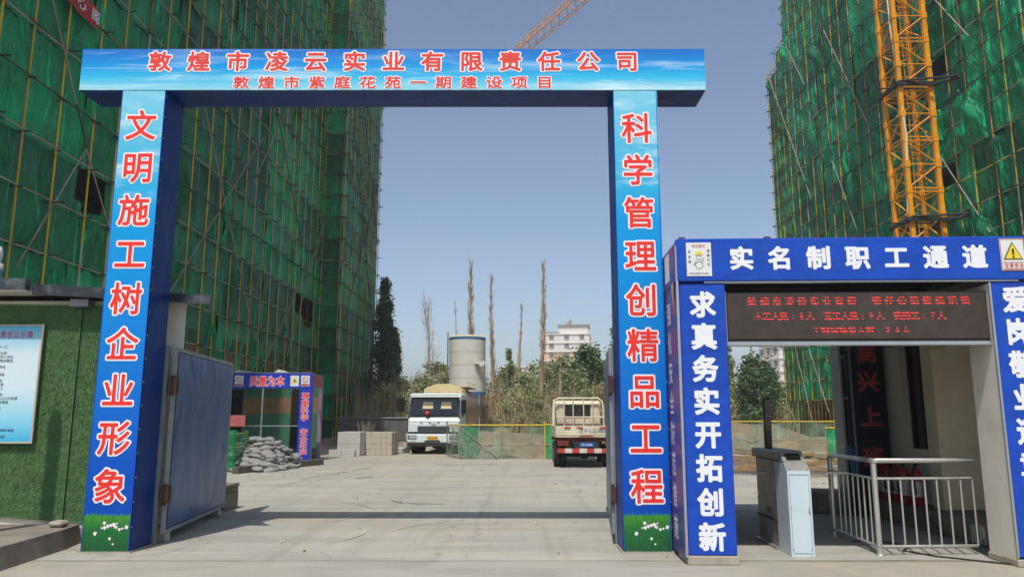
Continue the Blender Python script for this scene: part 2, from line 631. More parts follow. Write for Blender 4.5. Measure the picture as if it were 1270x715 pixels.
mat('column_blue', '6f8fc0', .5, 0, .1, 2)
mat('column_pink', 'b88ab0', .5, 0, .1, 2)
mat('dirt_mound', '8d7a60', .95, 0, .3, .9, .8, 9, '6d5c48', .6)
mat('pink_notice', 'b05a5a', .6, 0, .3, 9)

# blue vinyl of the booth
def vinyl(name, col, rough=.32, wr=.5, sc=(1, 1, 1), dist=.03, fade=None):
    s = N(name)
    v = s.coord('Object', sc)
    f = s.noise(v, 1.6, 5, .6, .8)
    c = lin(col)
    out = s.ramp(f, [(.3, tuple(x * .82 for x in c[:3])), (.7, tuple(min(1, x * 1.12) for x in c[:3]))])
    if fade:
        out = s.mix(s.ramp(s.noise(v, 5, 6, .7), [(.5, (0,) * 3), (.75, (.35,) * 3)]), out, lin(fade))
    s.color(out)
    s.set(rough=rough, spec=.15 if 'gate' in name else .4)
    s.bump(s.noise(v, 1.5, 2.5, .4, 1.0), wr, dist)
vinyl('vinyl_blue', '0a46b2', .36, .55, (1, 1, 1.6), .06, '2c58c0')
vinyl('vinyl_purple', '4c4488', .4, .5, (1, 1, 1.4), .05, '74668c')
vinyl('gate_navy', '043478', .42, .4, (1, 1, .8), .08, '143c78')
vinyl('leaf_blue', '0e4a88', .34, .6, (1, .9, .7), .08, '4e7498')
vinyl('small_booth_blue', '2338b0', .45, .3)
vinyl('faded_pink', '8a6f86', .5, .4, fade='6b6480')

# sky print of the gate
def sky_print(name, axis_stops, zspan, cloud_z, cloud_scale, grass=None):
    s = N(name)
    tc = s.new('ShaderNodeTexCoord')
    sp = s.new('ShaderNodeSeparateXYZ')
    s.l.new(tc.outputs['Object'], sp.inputs[0])
    z = s.math('DIVIDE', sp.outputs[2], zspan)
    base = s.ramp(z, axis_stops)
    cv = s.coord('Object', cloud_scale)
    n = s.noise(cv, 1.0, 8, .62, .6)
    cl = s.ramp(n, [(.5, (0,) * 3), (.68, (.8,) * 3)])
    zz = s.ramp(z, cloud_z)
    k = s.mix(1.0, cl, zz, 'MULTIPLY')
    out = s.mix(k, base, lin('cfeaf2'))
    if grass:
        gm = s.math('ADD', sp.outputs[2], s.math('MULTIPLY', s.noise(s.coord('Object', (60, 1, 6)), 1, 3), .14))
        gk = s.ramp(s.math('MULTIPLY', gm, 1.0), [(grass, (1,) * 3), (grass + .03, (0,) * 3)])
        gn = s.noise(s.coord('Object', (55, 1, 9)), 1.2, 5, .7, .4)
        gz = s.ramp(s.math('DIVIDE', sp.outputs[2], grass), [(0, lin('1d5a34')), (.55, lin('2a7a3a')), (1, lin('58b030'))])
        gc = s.mix(s.ramp(gn, [(.35, (0,) * 3), (.7, (.75,) * 3)]), gz, lin('0f3a22'))
        gc = s.mix(s.ramp(gn, [(.62, (0,) * 3), (.72, (.5,) * 3)]), gc, lin('b8d890'))
        out = s.mix(gk, out, gc)
    sc_ = s.ramp(s.noise(s.coord('Object', (3, 1, 3)), 2.2, 9, .78), [(.6, (0,) * 3), (.78, (.3,) * 3)])
    out = s.mix(sc_, out, lin('b8c4c8'))
    s.color(out)
    s.set(rough=.5, spec=.25)
    s.bump(s.noise(s.coord('Object', (1, 1, .6)), 1.8, 3), .45, .03)
sky_print('print_beam', [(0, lin('8fd2e2')), (.30, lin('34b8e2')), (.55, lin('0498de')), (1, lin('1268c4'))], .59,
          [(0, (1,) * 3), (.45, (.9,) * 3), (.7, (.5,) * 3), (1, (.25,) * 3)], (.55, 1, 7.5))
sky_print('print_pillar', [(0, lin('003c9c')), (.18, lin('0052ba')), (.42, lin('007ad0')), (.70, lin('0098da')), (.80, lin('34b0da')), (1, lin('78c8de'))], 5.89,
          [(0, (0,) * 3), (.74, (0,) * 3), (.8, (.9,) * 3), (1, (.8,) * 3)], (1.3, 1, 4), grass=.50)
s = N('print_notice')
tc = s.new('ShaderNodeTexCoord'); sp = s.new('ShaderNodeSeparateXYZ'); s.l.new(tc.outputs['Object'], sp.inputs[0])
s.color(s.ramp(s.math('DIVIDE', s.math('SUBTRACT', sp.outputs[2], 1.28), 1.56), [(0, lin('2fb4e0')), (.2, lin('8fd4ea')), (.45, lin('cfe6ec')), (.75, lin('d0e4ea')), (1, lin('3fb8e0'))]))
s.set(rough=.45)

# emissive dot matrix of the LED panel
s = N('led_red')
v = s.coord('Object')
def dots(axis, pitch):
    sp = s.new('ShaderNodeSeparateXYZ'); s.l.new(v, sp.inputs[0])
    fr = s.math('FRACT', s.math('DIVIDE', sp.outputs[axis], pitch))
    return s.math('GREATER_THAN', fr, .38)
s.b.inputs['Base Color'].default_value = lin('5a1512')
s.b.inputs['Emission Color'].default_value = (1, .05, .04, 1)
tr = s.new('ShaderNodeBsdfTransparent')
g = s.new('ShaderNodeNewGeometry'); sp = s.new('ShaderNodeSeparateXYZ'); s.l.new(g.outputs['Position'], sp.inputs[0])
fx = s.math('GREATER_THAN', s.math('FRACT', s.math('DIVIDE', sp.outputs[0], .0165)), .35)
fz = s.math('GREATER_THAN', s.math('FRACT', s.math('DIVIDE', sp.outputs[2], .036)), .52)
nn = s.noise(s.coord('Object', (1, 1, 1)), 3, 2)
s.l.new(s.math('MULTIPLY', s.ramp(nn, [(.35, (.15,) * 3), (.6, (1,) * 3)]), 2.3), s.b.inputs['Emission Strength'])
mx = s.new('ShaderNodeMixShader')
s.l.new(s.math('MULTIPLY', fx, fz), mx.inputs[0]); s.l.new(tr.outputs[0], mx.inputs[1]); s.l.new(s.b.outputs[0], mx.inputs[2])
s.l.new(mx.outputs[0], s.out.inputs[0])

# leaves
def leaf(name, a, b, c):
    s = N(name)
    n = s.noise(s.coord('Object'), 1.1, 3)
    g = s.new('ShaderNodeNewGeometry')
    f = s.math('ADD', s.math('MULTIPLY', n, .6), s.math('MULTIPLY', g.outputs['Random Per Island'], .45))
    col = s.ramp(f, [(.25, lin(a)), (.5, lin(b)), (.78, lin(c))])
    s.color(col); s.set(rough=.6, spec=.3)
    tl = s.new('ShaderNodeBsdfTranslucent'); s.l.new(col, tl.inputs[0])
    m = s.new('ShaderNodeMixShader', Fac=.35)
    s.l.new(s.b.outputs[0], m.inputs[1]); s.l.new(tl.outputs[0], m.inputs[2]); s.l.new(m.outputs[0], s.out.inputs[0])
leaf('leaf_olive', '868c5c', 'acac80', 'cac8a0')
leaf('leaf_green', '687a4c', '8c9c66', 'b2ba8a')
leaf('leaf_dark', '36502f', '54704a', '7c9468')
leaf('leaf_dry', '8a765a', 'ae9a78', 'ccb896')
leaf('twig_dry', '8a7660', 'b29c80', 'd0bc9c')

# ground: site concrete
def ground_mat():
    s = N('site_concrete')
    v = s.coord('Object')
    big = s.noise(v, .16, 5, .6, .4)
    med = s.noise(v, 1.3, 7, .68, .5)
    streak = s.noise(s.coord('Object', (.25, 1.6, 1)), 1.1, 6, .65, .4)
    fine = s.noise(v, 26, 5, .7)
    base = s.ramp(big, [(.32, lin('a09f96')), (.55, lin('adaa9e')), (.72, lin('b4ad9a'))])
    base = s.mix(s.ramp(streak, [(.42, (0,) * 3), (.66, (.55,) * 3)]), base, lin('85837a'))
    wash = s.noise(s.coord('Object', (.35, 3.2, 1), (4, 1, 0)), 1.6, 6, .7, .3)
    base = s.mix(s.ramp(wash, [(.52, (0,) * 3), (.7, (.55,) * 3)]), base, lin('c4bda8'))
    base = s.mix(s.ramp(med, [(.5, (0,) * 3), (.75, (.5,) * 3)]), base, lin('b0a68e'))
    base = s.mix(s.ramp(med, [(.25, (.35,) * 3), (.42, (0,) * 3)]), base, lin('7f7c74'))
    tanp = s.noise(s.coord('Object', (.5, .9, 1), (7, 3, 0)), .55, 6, .62, .8)
    base = s.mix(s.ramp(tanp, [(.56, (0,) * 3), (.7, (.55,) * 3)]), base, lin('b89f7c'))
    dk = s.noise(s.coord('Object', (.22, 1.2, 1), (2, 9, 0)), .8, 7, .7, .5)
    base = s.mix(s.ramp(dk, [(.54, (0,) * 3), (.72, (.5,) * 3)]), base, lin('77756e'))
    base = s.mix(s.ramp(fine, [(.3, (.28,) * 3), (.6, (0,) * 3)]), base, lin('716d64'))
    trk = s.noise(s.coord('Object', (3.4, .12, 1), (1, 5, 0)), 1.0, 5, .6, .25)
    base = s.mix(s.ramp(trk, [(.5, (0,) * 3), (.66, (.34,) * 3)]), base, lin('8b877c'))
    spots = s.noise(v, 2.6, 3, .5)
    base = s.mix(s.ramp(spots, [(.68, (0,) * 3), (.73, (.5,) * 3)]), base, lin('6f6a60'))
    # dust towards the pavement in front
    g = s.new('ShaderNodeNewGeometry'); sp = s.new('ShaderNodeSeparateXYZ'); s.l.new(g.outputs['Position'], sp.inputs[0])
    far = s.ramp(s.math('ADD', s.math('DIVIDE', sp.outputs[1], 60), s.math('MULTIPLY', s.math('SUBTRACT', med, .5), .25)), [(.40, (0,) * 3), (.75, (.7,) * 3)])
    base = s.mix(far, base, lin('a89a82'))
    # hairline cracks
    dv = s.new('ShaderNodeVectorMath', operation='ADD')
    nz = s.new('ShaderNodeTexNoise', Scale=.9, Detail=5); s.l.new(v, nz.inputs['Vector'])
    s.l.new(v, dv.inputs[0]); s.l.new(nz.outputs['Color'], dv.inputs[1])
    vo = s.new('ShaderNodeTexVoronoi', Scale=.16); vo.feature = 'DISTANCE_TO_EDGE'
    s.l.new(dv.outputs[0], vo.inputs['Vector'])
    cr = s.ramp(vo.outputs['Distance'], [(0, (.3,) * 3), (.0016, (0,) * 3)])
    base = s.mix(cr, base, lin('4c473f'))
    s.color(base)
    s.set(rough=.82, spec=.3)
    h = s.math('ADD', s.math('MULTIPLY', med, .6), s.math('MULTIPLY', fine, .3))
    s.bump(h, .28, .02)
ground_mat()
s = N('dusty_pavement')
v = s.coord('Object')
med = s.noise(v, 1.6, 7, .65, .6); fine = s.noise(v, 30, 5, .7)
b_ = s.ramp(med, [(.3, lin('958f80')), (.55, lin('a39c8a')), (.75, lin('b0a48c'))])
g = s.new('ShaderNodeNewGeometry'); sp = s.new('ShaderNodeSeparateXYZ'); s.l.new(g.outputs['Position'], sp.inputs[0])
gx = s.math('ADD', s.math('DIVIDE', sp.outputs[0], 10), s.math('MULTIPLY', s.math('SUBTRACT', med, .5), .5))
gx = s.math('ADD', gx, .5)
gk = s.ramp(gx, [(.0, (.35,) * 3), (.3, (1,) * 3), (.62, (1,) * 3), (.85, (0,) * 3)])
gr = s.ramp(s.noise(s.coord('Object', (.4, 1.4, 1)), 1.4, 7, .66, .5), [(.3, lin('8f8f87')), (.55, lin('a3a196')), (.75, lin('aca594'))])
b_ = s.mix(gk, b_, gr)
b_ = s.mix(s.ramp(fine, [(.3, (.25,) * 3), (.6, (0,) * 3)]), b_, lin('7c7466'))
s.color(b_); s.set(rough=.88, spec=.25); s.bump(s.math('ADD', med, s.math('MULTIPLY', fine, .5)), .25, .015)
mat('bare_earth', 'a08c70', .95, 0, .2, .3, .6, 3, '86755c', .5, dist=.1)
mat('joint_dark', '5d564b', .95, 0, .3, 4)
mat('tyre_dust', 'b4b0a4', .95, 0, .15, 2)
mat('dust_tan', 'bba683', .95, 0, .15, 2, .3, 20)

# ------------------------------------------------------------------ setting: ground
m = MB(); m.add([(-700, -200, -.03), (700, -200, -.03), (700, 1500, -.03), (-700, 1500, -.03)], [(0, 1, 2, 3)])
kind(m.build('ground', 'bare_earth', fix=False), 'structure')
# site yard, gently uneven sheet
def sheet(x0, x1, y0, y1, z, st, amp, seed):
    m = MB()
    nx, ny = int((x1 - x0) / st) + 1, int((y1 - y0) / st) + 1
    vs = []
    for j in range(ny):
        for i in range(nx):
            x, y = x0 + (x1 - x0) * i / (nx - 1), y0 + (y1 - y0) * j / (ny - 1)
            vs.append((x, y, z + amp * noise.noise((x * .35, y * .35, seed))))
    fs = [(j * nx + i, j * nx + i + 1, (j + 1) * nx + i + 1, (j + 1) * nx + i) for j in range(ny - 1) for i in range(nx - 1)]
    return m.add(vs, fs, 0, True)
kind(sheet(-30, 40, 8.98, 62, 0, .6, .006, 3).build('yard', 'site_concrete', fix=False), 'structure')
for (cx_, cy_, r_, a0, a1) in ((-3.2, 11.0, 1.1, -.9, .7), (.4, 10.6, 2.2, 2.0, 2.9), (-.2, 11.0, 2.9, 2.1, 2.8), (-5.6, 12.6, 3.4, .3, .9)):
    m = MB(); n = 18
    vs = []
    for i in range(n + 1):
        a = a0 + (a1 - a0) * i / n
        for rr in (r_, r_ + .03 * sin(pi * i / n) + .003):
            vs.append((cx_ + rr * cos(a), cy_ + rr * sin(a), .0095))
    m.add(vs, [(2 * i, 2 * i + 1, 2 * i + 3, 2 * i + 2) for i in range(n)])
    kind(m.build('tyre_mark', 'tyre_dust', fix=False), 'structure')
kind(sheet(-30, 40, -14, 8.979, 0, .6, .004, 5).build('pavement', 'dusty_pavement', fix=False), 'structure')
m = MB()
vs = []
for i in range(701):
    x = -30 + i * .1
    yy = 8.967 + .02 * noise.noise((x * .8, 0, 0)) + .008 * noise.noise((x * 6, 1, 0))
    h = .004 + .011 * abs(noise.noise((x * 1.7, 2, 0)))
    vs += [(x, yy - h, .0075), (x, yy + h, .0075)]
m.add(vs, [(2 * i, 2 * i + 2, 2 * i + 3, 2 * i + 1) for i in range(700)])
kind(m.build('expansion_joint', 'joint_dark', fix=False), 'structure')
# slab edges and long cracks on the yard
def crack(pts, wdt, name, m_='joint_dark', z=.008):
    m = MB()
    fine = []
    for (a, b) in zip(pts[:-1], pts[1:]):
        for k in range(8):
            t = k / 8
            fine.append((a[0] + (b[0] - a[0]) * t + rnd.uniform(-.05, .05), a[1] + (b[1] - a[1]) * t + rnd.uniform(-.05, .05)))
    fine.append(pts[-1])
    up, lo = [], []
    for i, (x, y) in enumerate(fine):
        ww = wdt * rnd.uniform(.35, 1) * (1 if 0 < i < len(fine) - 1 else .1)
        up.append((x, y + ww, z)); lo.append((x, y - ww, z))
    n = len(fine)
    m.add(up + lo, [(n + i, n + i + 1, i + 1, i) for i in range(n - 1)])
    o = m.build(name, m_, fix=False)
    return kind(o, 'structure')
crack([(-5.6, 20.6), (-5.2, 22.2), (-4.9, 23.4), (-4.4, 26.4)], .10, 'pavement_crack')
crack([(-4.2, 20.8), (-3.8, 21.3)], .09, 'pavement_crack')
crack([(-6.0, 18.3), (-4.6, 20.9)], .03, 'pavement_crack')
crack([(-2.4, 15.6), (-2.05, 14.75), (-1.25, 14.7)], .035, 'pavement_crack')
crack([(-2.9, 26.8), (-.4, 27.2)], .05, 'pavement_crack')
crack([(-7.8, 18.6), (-6.8, 19.1), (-6.3, 18.2)], .03, 'pavement_crack', 'dust_tan', .009)
# loose stones scattered on the yard
m = MB()
for i in range(1300):
    y = 9.2 + rnd.random() ** 1.3 * 30
    x = rnd.uniform(-6.8, 6) * (.5 + y / 30)
    if rnd.random() < .55:
        x = rnd.choice((-1, 1)) * rnd.uniform(4.8, 9); y = rnd.uniform(11, 30)
    r = rnd.uniform(.005, .02) if i % 9 else rnd.uniform(.02, .035)
    c = Vector((x, y, r * .5))
    vs = [c + Vector((rnd.uniform(-1, 1), rnd.uniform(-1, 1), rnd.uniform(-.6, 1))).normalized() * r for _ in range(6)]
    m.add(vs, [(0, 1, 2), (2, 3, 4), (4, 5, 0), (0, 2, 4), (1, 3, 5), (1, 5, 0), (3, 2, 1), (5, 4, 3)])
kind(m.build('loose_stones', 'tan_block', fix=False), 'stuff', 'small loose stones and grit scattered over the concrete yard', 'stones')

# ------------------------------------------------------------------ scaffolded buildings
def net_variant(W, H, nx, nz, seed, hole=None, amp=.14):
    """draped sheet in local x (along), z (up); y bulges outwards negative"""
    vs = []
    r = random.Random(seed)
    folds = [(r.uniform(0, W), r.uniform(-.9, .9), r.uniform(.5, 1.1), r.uniform(.06, .2)) for _ in range(int(W * 1.6))]
    for j in range(nz + 1):
        for i in range(nx + 1):
            x, z = W * i / nx, H * j / nz
            tz = z / H
            b = 0
            for (fx, sl, am, wd) in folds:
                d = (x - fx - sl * (1 - tz)) / wd
                b += am * math.exp(-d * d) * (.35 + .65 * abs(sin(pi * tz)) ** .5)
            b += .8 * noise.noise((x * .8, z * .9, seed)) * sin(pi * tz)
            b += .45 * (1 - 2 * abs(noise.noise((x * 2.2 + z * .8 * sin(seed), z * .8, seed + 9))))
            sag = .06 * sin(pi * i / nx * 4) * (1 - tz)
            vs.append((x, -amp * b, z + sag * (1 if j in (0, nz) else 0) * .4))
    fs = []
    for j in range(nz):
        for i in range(nx):
            if hole:
                cx, cz = (i + .5) / nx, (j + .5) / nz
                if hole(cx, cz):
                    continue
            a = j * (nx + 1) + i
            fs.append((a, a + 1, a + nx + 2, a + nx + 1))
    return MB().add(vs, fs, 0, True)

def scaffold_face(root, p0, p1, H, out, net, W, seed, nets, holes={}, tarp=0, sp=1.5, lift=1.5, topcut=None, base=0, couple=True):
    """poles outside, nets just inside them, ledgers across, between ground points p0 and p1"""
    r = random.Random(seed)
    p0, p1, out = Vector(p0), Vector(p1), Vector(out)
    L = (p1 - p0).length
    d = (p1 - p0).normalized()
    n = max(1, round(L / sp))
    cp = MB()
    nl = int(round((H - base) / lift))
    for i in range(n + 1):
        t = min(L, max(0, i * L / n + (r.uniform(-.14, .14) if 0 < i < n else 0)))
        h = H + r.uniform(.2, 1.4)
        if topcut:
            h = topcut(t) + r.uniform(.1, .8)
        a = p0 + d * t
        lean = d * r.uniform(-.06, .06)
        m = MB().tube(Vector((0, 0, 0)), Vector((lean.x, lean.y, h - base)), .033, 6, caps=False)
        me = m.mesh('pole', 'scaffold_tube')
        put('pole', me, root, a + out * .16 + Vector((0, 0, base)))
        if couple:
            for k in range(nl + 1):
                z = base + k * lift
                if z > h:
                    break
                q = a + Vector((0, 0, z)) + out * .14
                e = r.uniform(.12, .42)
                cp.tube(q - out * .25, q + out * e, .022, 4, caps=False)
                if r.random() < .5:
                    cp.tube(q + d * -.35 + out * .1, q + d * r.uniform(.1, .5) + out * .1, .024, 4, caps=False)
    if couple:
        kind(cp.build('transom_ends', 'coupler', root, fix=False), 'stuff')
    for k in range(nl + 1):
        z = base + k * lift
        if topcut:
            ts = [t for t in [L * q / 20 for q in range(21)] if topcut(t) >= z]
            if not ts:
                continue
            a, b = p0 + d * min(ts), p0 + d * max(ts)
        else:
            a, b = p0, p1
        z0, z1 = Vector((0, 0, z + r.uniform(-.05, .05))), Vector((0, 0, z + r.uniform(-.05, .05)))
        m = MB().tube(a - d * .3 + z0 + out * .22, b + d * .3 + z1 + out * .22, .024, 5, caps=False)
        m.build('ledger', r.choice(['tube_rust', 'tube_rust', 'scaffold_tube', 'tube_pale']), root, fix=False)
    rot = math.atan2(d.y, d.x)
    flip = (Vector((0, 0, 1)).cross(d)).dot(out) > 0     # panel local -y must look outwards
    k = 0
    nw = max(1, round(L / W))
    wj = L / nw
    for j in range(nw):
        zk = 0
        while zk < nl:
            step = 2 if W > 3 and nl - zk >= 2 else 1
            key = (j, zk)
            z = base + zk * lift
            if topcut and topcut((j + .5) * wj) < z + lift * step * .6:
                zk += step; continue
            me = holes.get(key) or r.choice(nets)
            ml = MATS[net]
            o = put('net_panel', me, root)
            o.scale = (wj / 6.0 * 1.01, (-1 if flip else 1) * min(1, wj / 6 + .15), step * lift / 3.0)
            o.location = p0 + d * (j * wj) + Vector((0, 0, z)) - out * .03
            o.rotation_euler = (0, 0, rot)
            zk += step

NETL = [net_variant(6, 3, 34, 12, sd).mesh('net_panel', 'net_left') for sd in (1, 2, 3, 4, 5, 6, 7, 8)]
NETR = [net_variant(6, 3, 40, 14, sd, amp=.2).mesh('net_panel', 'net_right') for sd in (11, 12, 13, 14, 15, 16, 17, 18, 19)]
HOLE = net_variant(6, 3, 34, 12, 21, lambda u, v: u < .3 and .62 + .06 * sin(u * 30) < v < .97).mesh('net_panel', 'net_left')
HOLE2 = net_variant(6, 3, 34, 12, 22, lambda u, v: .08 < u < .72 and .5 + .1 * sin(u * 9) < v < .98).mesh('net_panel', 'net_left')
HOLER = net_variant(6, 3, 40, 14, 23, lambda u, v: .3 < u < .55 and .55 < v < .95, .15).mesh('net_panel', 'net_right')

def core(root, x0, x1, y0, y1, H, side, name='wall'):
    """concrete frame behind the nets: storeys of slab edge, wall and real window openings on the yard side"""
    x = x1 if side > 0 else x0
    xb = x - side * .25
    m = MB()
    st = 3.0
    ny = int((y1 - y0) / 3.6)
    cell = (y1 - y0) / ny
    nf = int(H / st)
    win = MB()
    for f in range(nf):
        z = f * st
        for j in range(ny):
            a = y0 + j * cell
            oz0, oz1, oa, ob = z + .95, z + 2.5, a + cell * .25, a + cell * .72
            # four wall pieces round the opening
            for (ya, yb, za, zb) in ((a, oa, z, z + st), (ob, a + cell, z, z + st), (oa, ob, z, oz0), (oa, ob, oz1, z + st)):
                m.add([(x, ya, za), (x, yb, za), (x, yb, zb), (x, ya, zb)], [(0, 1, 2, 3)])
            for (ya, yb, za, zb) in ((oa, oa, oz0, oz1), (ob, ob, oz0, oz1)):
                m.add([(x, ya, za), (xb, ya, za), (xb, ya, zb), (x, ya, zb)], [(0, 1, 2, 3)])
            m.add([(x, oa, oz0), (x, ob, oz0), (xb, ob, oz0), (xb, oa, oz0)], [(0, 1, 2, 3)])
            m.add([(x, oa, oz1), (x, ob, oz1), (xb, ob, oz1), (xb, oa, oz1)], [(0, 1, 2, 3)])
    xx0, xx1 = (x0, xb - .02) if side > 0 else (xb + .02, x1)
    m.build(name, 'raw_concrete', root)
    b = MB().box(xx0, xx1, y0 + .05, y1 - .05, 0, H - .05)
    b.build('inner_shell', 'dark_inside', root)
    for f in range(1, nf + 1):
        sx = (x, x + .12) if side > 0 else (x - .12, x)
        MB().box(sx[0], sx[1], y0, y1, f * st - .12, f * st + .08).build('floor_slab', 'raw_concrete', root)

# left building
BL = thing('apartment_block', 'tall apartment block being built on the left, wrapped in dark green netting', 'building', (-13, 16, 0))
def rel(root):
    root_inv = Matrix.Translation(-root.location)
    return root.location
oL = Vector((-13, 16, 0))
def P(x, y, z=0):
    return Vector((x, y, z)) - oL
scaffold_face(BL, P(-13, 16), P(-13, 50), 40.5, (1, 0, 0), 'net_left', 6, 1, NETL, {(1, 4): HOLE, (5, 4): HOLE2}, base=4.5 * 0)
scaffold_face(BL, P(-13, 50), P(-11.6, 50), 40.5, (0, -1, 0), 'net_left', 1.5, 2, NETL)
scaffold_face(BL, P(-11.6, 50), P(-11.6, 63.2), 40.5, (1, 0, 0), 'net_left', 6, 3, NETL, sp=1.4)
scaffold_face(BL, P(-26, 16), P(-13, 16), 40.5, (0, -1, 0), 'net_left', 6, 4, NETL, couple=False, sp=2.2)
scaffold_face(BL, P(-11.6, 63.2), P(-24, 63.2), 40.5, (0, 1, 0), 'net_left', 6, 5, NETL, couple=False, sp=3)
m = MB()   # lower striped tarpaulin outside the nets
vs = []
for (xx, ya, yb) in ((-12.9, 24, 50), (-11.5, 50.1, 63)):
    n = int((yb - ya) / .5)
    vs = []
    for i in range(n + 1):
        y = ya + (yb - ya) * i / n
        for z in (0, 1.5, 3.2, 5.15 if y > 30 else 5.15):
            vs.append(P(xx - .06 + .05 * noise.noise((y * 1.3, z, 4)), y, z))
    m.add(vs, [(i * 4 + k, (i + 1) * 4 + k, (i + 1) * 4 + k + 1, i * 4 + k + 1) for i in range(n) for k in range(3)], 0, True)
m.build('striped_tarpaulin', 'tarp_stripes', BL, fix=False)
oc = thing  # noqa
core(BL, -26 + 13, -14.3 + 13, 1, 33.5, 40, 1)
MB().box(-26 + 13, -12.9 + 13 - .02, 34.9, 46.2, 0, 40).build('wing_wall', 'raw_concrete', BL)
# boards lying on the second lift (scaffold deck with pale plank ends)
m = MB()
for i in range(46):
    y = 26 + i * .5 - 16
    m.box(-.9, -.05, y, y + .2, 3.52, 3.57)
m2 = kind(m.build('scaffold_boards', 'tan_block', BL), 'stuff')
# long diagonal braces
BR = [(19.42, 13.05, 21.79, 9.45), (19.15, 5.45, 21.69, 9.54), (21.69, 9.54, 24.4, 6.2), (25.2, 3.4, 37.11, 15.83), (28.5, 15.8, 37.42, 5.45),
      (37, 2.5, 50, 14), (17.3, 16.2, 21.7, 9.6), (33, 24, 45, 12), (36, 13, 47, 27), (43, 5, 49.7, 14.5), (25, 28, 33, 17)]
for (ya, za, yb, zb) in BR:
    MB().tube(P(-12.78, ya, za), P(-12.78, yb, zb), .026, 5).build('brace', rnd.choice(['tube_pale', 'tube_rust', 'tube_pale']), BL, fix=False)
for (ya, za, yb, zb) in [(51, 8, 62.6, 22), (51, 30, 62.6, 16), (52, 22, 62, 8)]:
    MB().tube(P(-11.38, ya, za), P(-11.38, yb, zb), .03, 5).build('brace', 'tube_rust', BL, fix=False)
# red banner tied to the scaffold
bn = thing('banner', 'red cloth banner with white characters tied high on the left scaffold', 'banner', (-12.7, 19.9, 13.3))
m = MB()
n = 10
vs = []
for i in range(n + 1):
    y = -1.2 + 2.9 * i / n
    vs += [(.03 * sin(i * 1.7), y, .0 - .04 * sin(i)), (.02 * cos(i * 2.1), y, .62 - .03 * sin(i * 1.3))]
m.add(vs, [(2 * i, 2 * i + 2, 2 * i + 3, 2 * i + 1) for i in range(n)], 0, True)
m.build('cloth', 'red_banner', bn, fix=False)
text_row('花心阁', -.1, 1.35, .3, .06, .46, .42, 'letter_white', bn, '+x', off=.01)

# right building
BR_ = thing('apartment_block', 'tall apartment block on the right wrapped in wrinkled green netting behind the tower crane', 'building', (23, 24, 0))
oR = Vector((23, 24, 0))
def Q(x, y, z=0):
    return Vector((x, y, z)) - oR
scaffold_face(BR_, Q(23, 24), Q(23, 59.4), 40.5, (-1, 0, 0), 'net_right', 6, 31, NETR, {(2, 10): HOLER, (2, 6): HOLER, (1, 12): HOLER}, sp=1.45, base=2.9)
scaffold_face(BR_, Q(23, 59.4), Q(23, 63.7), 35, (-1, 0, 0), 'net_right', 2.2, 32, NETR, sp=1.05, base=2.9, topcut=lambda t: 34.4 - t * .72)
scaffold_face(BR_, Q(23, 24), Q(36, 24), 40.5, (0, -1, 0), 'net_right', 6, 33, NETR, couple=False, sp=2.2)
scaffold_face(BR_, Q(23, 63.7), Q(36, 63.7), 31.5, (0, 1, 0), 'net_right', 6, 34, NETR, couple=False, sp=3)
MB().box(1.4, 13, 38, 39.3, 0, 30.8).build('end_bay_wall', 'raw_concrete', BR_)
core(BR_, 1.4, 13, 1, 37.5, 40, -1)
m = MB()
for i in range(60):   # poles of the lowest lift, open below the nets
    y = 24.4 + i * .66
    m.tube(Q(22.96, y, 0), Q(22.96, y, 2.9), .03, 4, caps=False)
kind(m.build('open_lift_poles', 'pole_yellow', BR_, fix=False), 'stuff')
for (ya, za, yb, zb) in [(58.62, 32.17, 55.32, 27.09), (51.25, 29.46, 46.01, 20.33), (62.93, 31.35, 55.58, 18.08), (51.41, 19.51, 48.31, 13.46), (39.5, 26.5, 35.02, 20.3), (40.03, 17.65, 35.01, 10.27),
                         (62, 14, 55, 2), (57, 2, 49, 13), (61, 8, 58, 1)]:
    MB().tube(Q(22.72, ya, za), Q(22.72, yb, zb), .034, 5).build('brace', 'tube_pale', BR_, fix=False)

# ------------------------------------------------------------------ tower crane
CX, CY, CW = 20.35, 37.4, 1.6
CR = thing('tower_crane', 'orange yellow tower crane mast of lattice sections standing in front of the right block', 'crane', (CX, CY, 0))
sec = MB()
SH = 2.75
for (x, y) in ((0, 0), (CW, 0), (0, CW), (CW, CW)):
    sec.tube((x, y, .1), (CW / 2, CW / 2, .1), .02, 4)
    sec.box(x - .105, x + .105, y - .105, y + .105, .03, SH - .03)
    for z in (0, SH - .16):
        sec.box(x - .13, x + .13, y - .13, y + .13, z + .005, z + .155)
chord = sec.mesh('mast_section', 'crane_yellow')
lat = MB()
for (a, b) in (((0, 0), (CW, 0)), ((CW, 0), (CW, CW)), ((CW, CW), (0, CW)), ((0, CW), (0, 0))):
    A, B = Vector((a[0], a[1], 0)), Vector((b[0], b[1], 0))
    for z in (.1, SH - .1):
        lat.tube(A + Vector((0, 0, z)), B + Vector((0, 0, z)), .035, 5)
    lat.tube(A + Vector((0, 0, SH / 2)), B + Vector((0, 0, SH / 2)), .035, 5)
    lat.tube(A + Vector((0, 0, .12)), B + Vector((0, 0, SH / 2 - .05)), .045, 5)
    lat.tube(B + Vector((0, 0, SH / 2 + .05)), A + Vector((0, 0, SH - .12)), .045, 5)
    g_ = B + Vector((0, 0, SH / 2))
    lat.box(g_.x - .14, g_.x + .14, g_.y - .14, g_.y + .14, g_.z - .17, g_.z + .17)
for k in range(9):
    z = k * SH / 9
    lat.tube((.62, .5, z), (1.0, .5, z), .015, 4)
lat.tube((.62, .5, 0), (.62, .5, SH), .022, 4); lat.tube((1.0, .5, 0), (1.0, .5, SH), .022, 4)
lattice = lat.mesh('lattice', 'crane_yellow')
z0 = 13.1 - 4 * SH
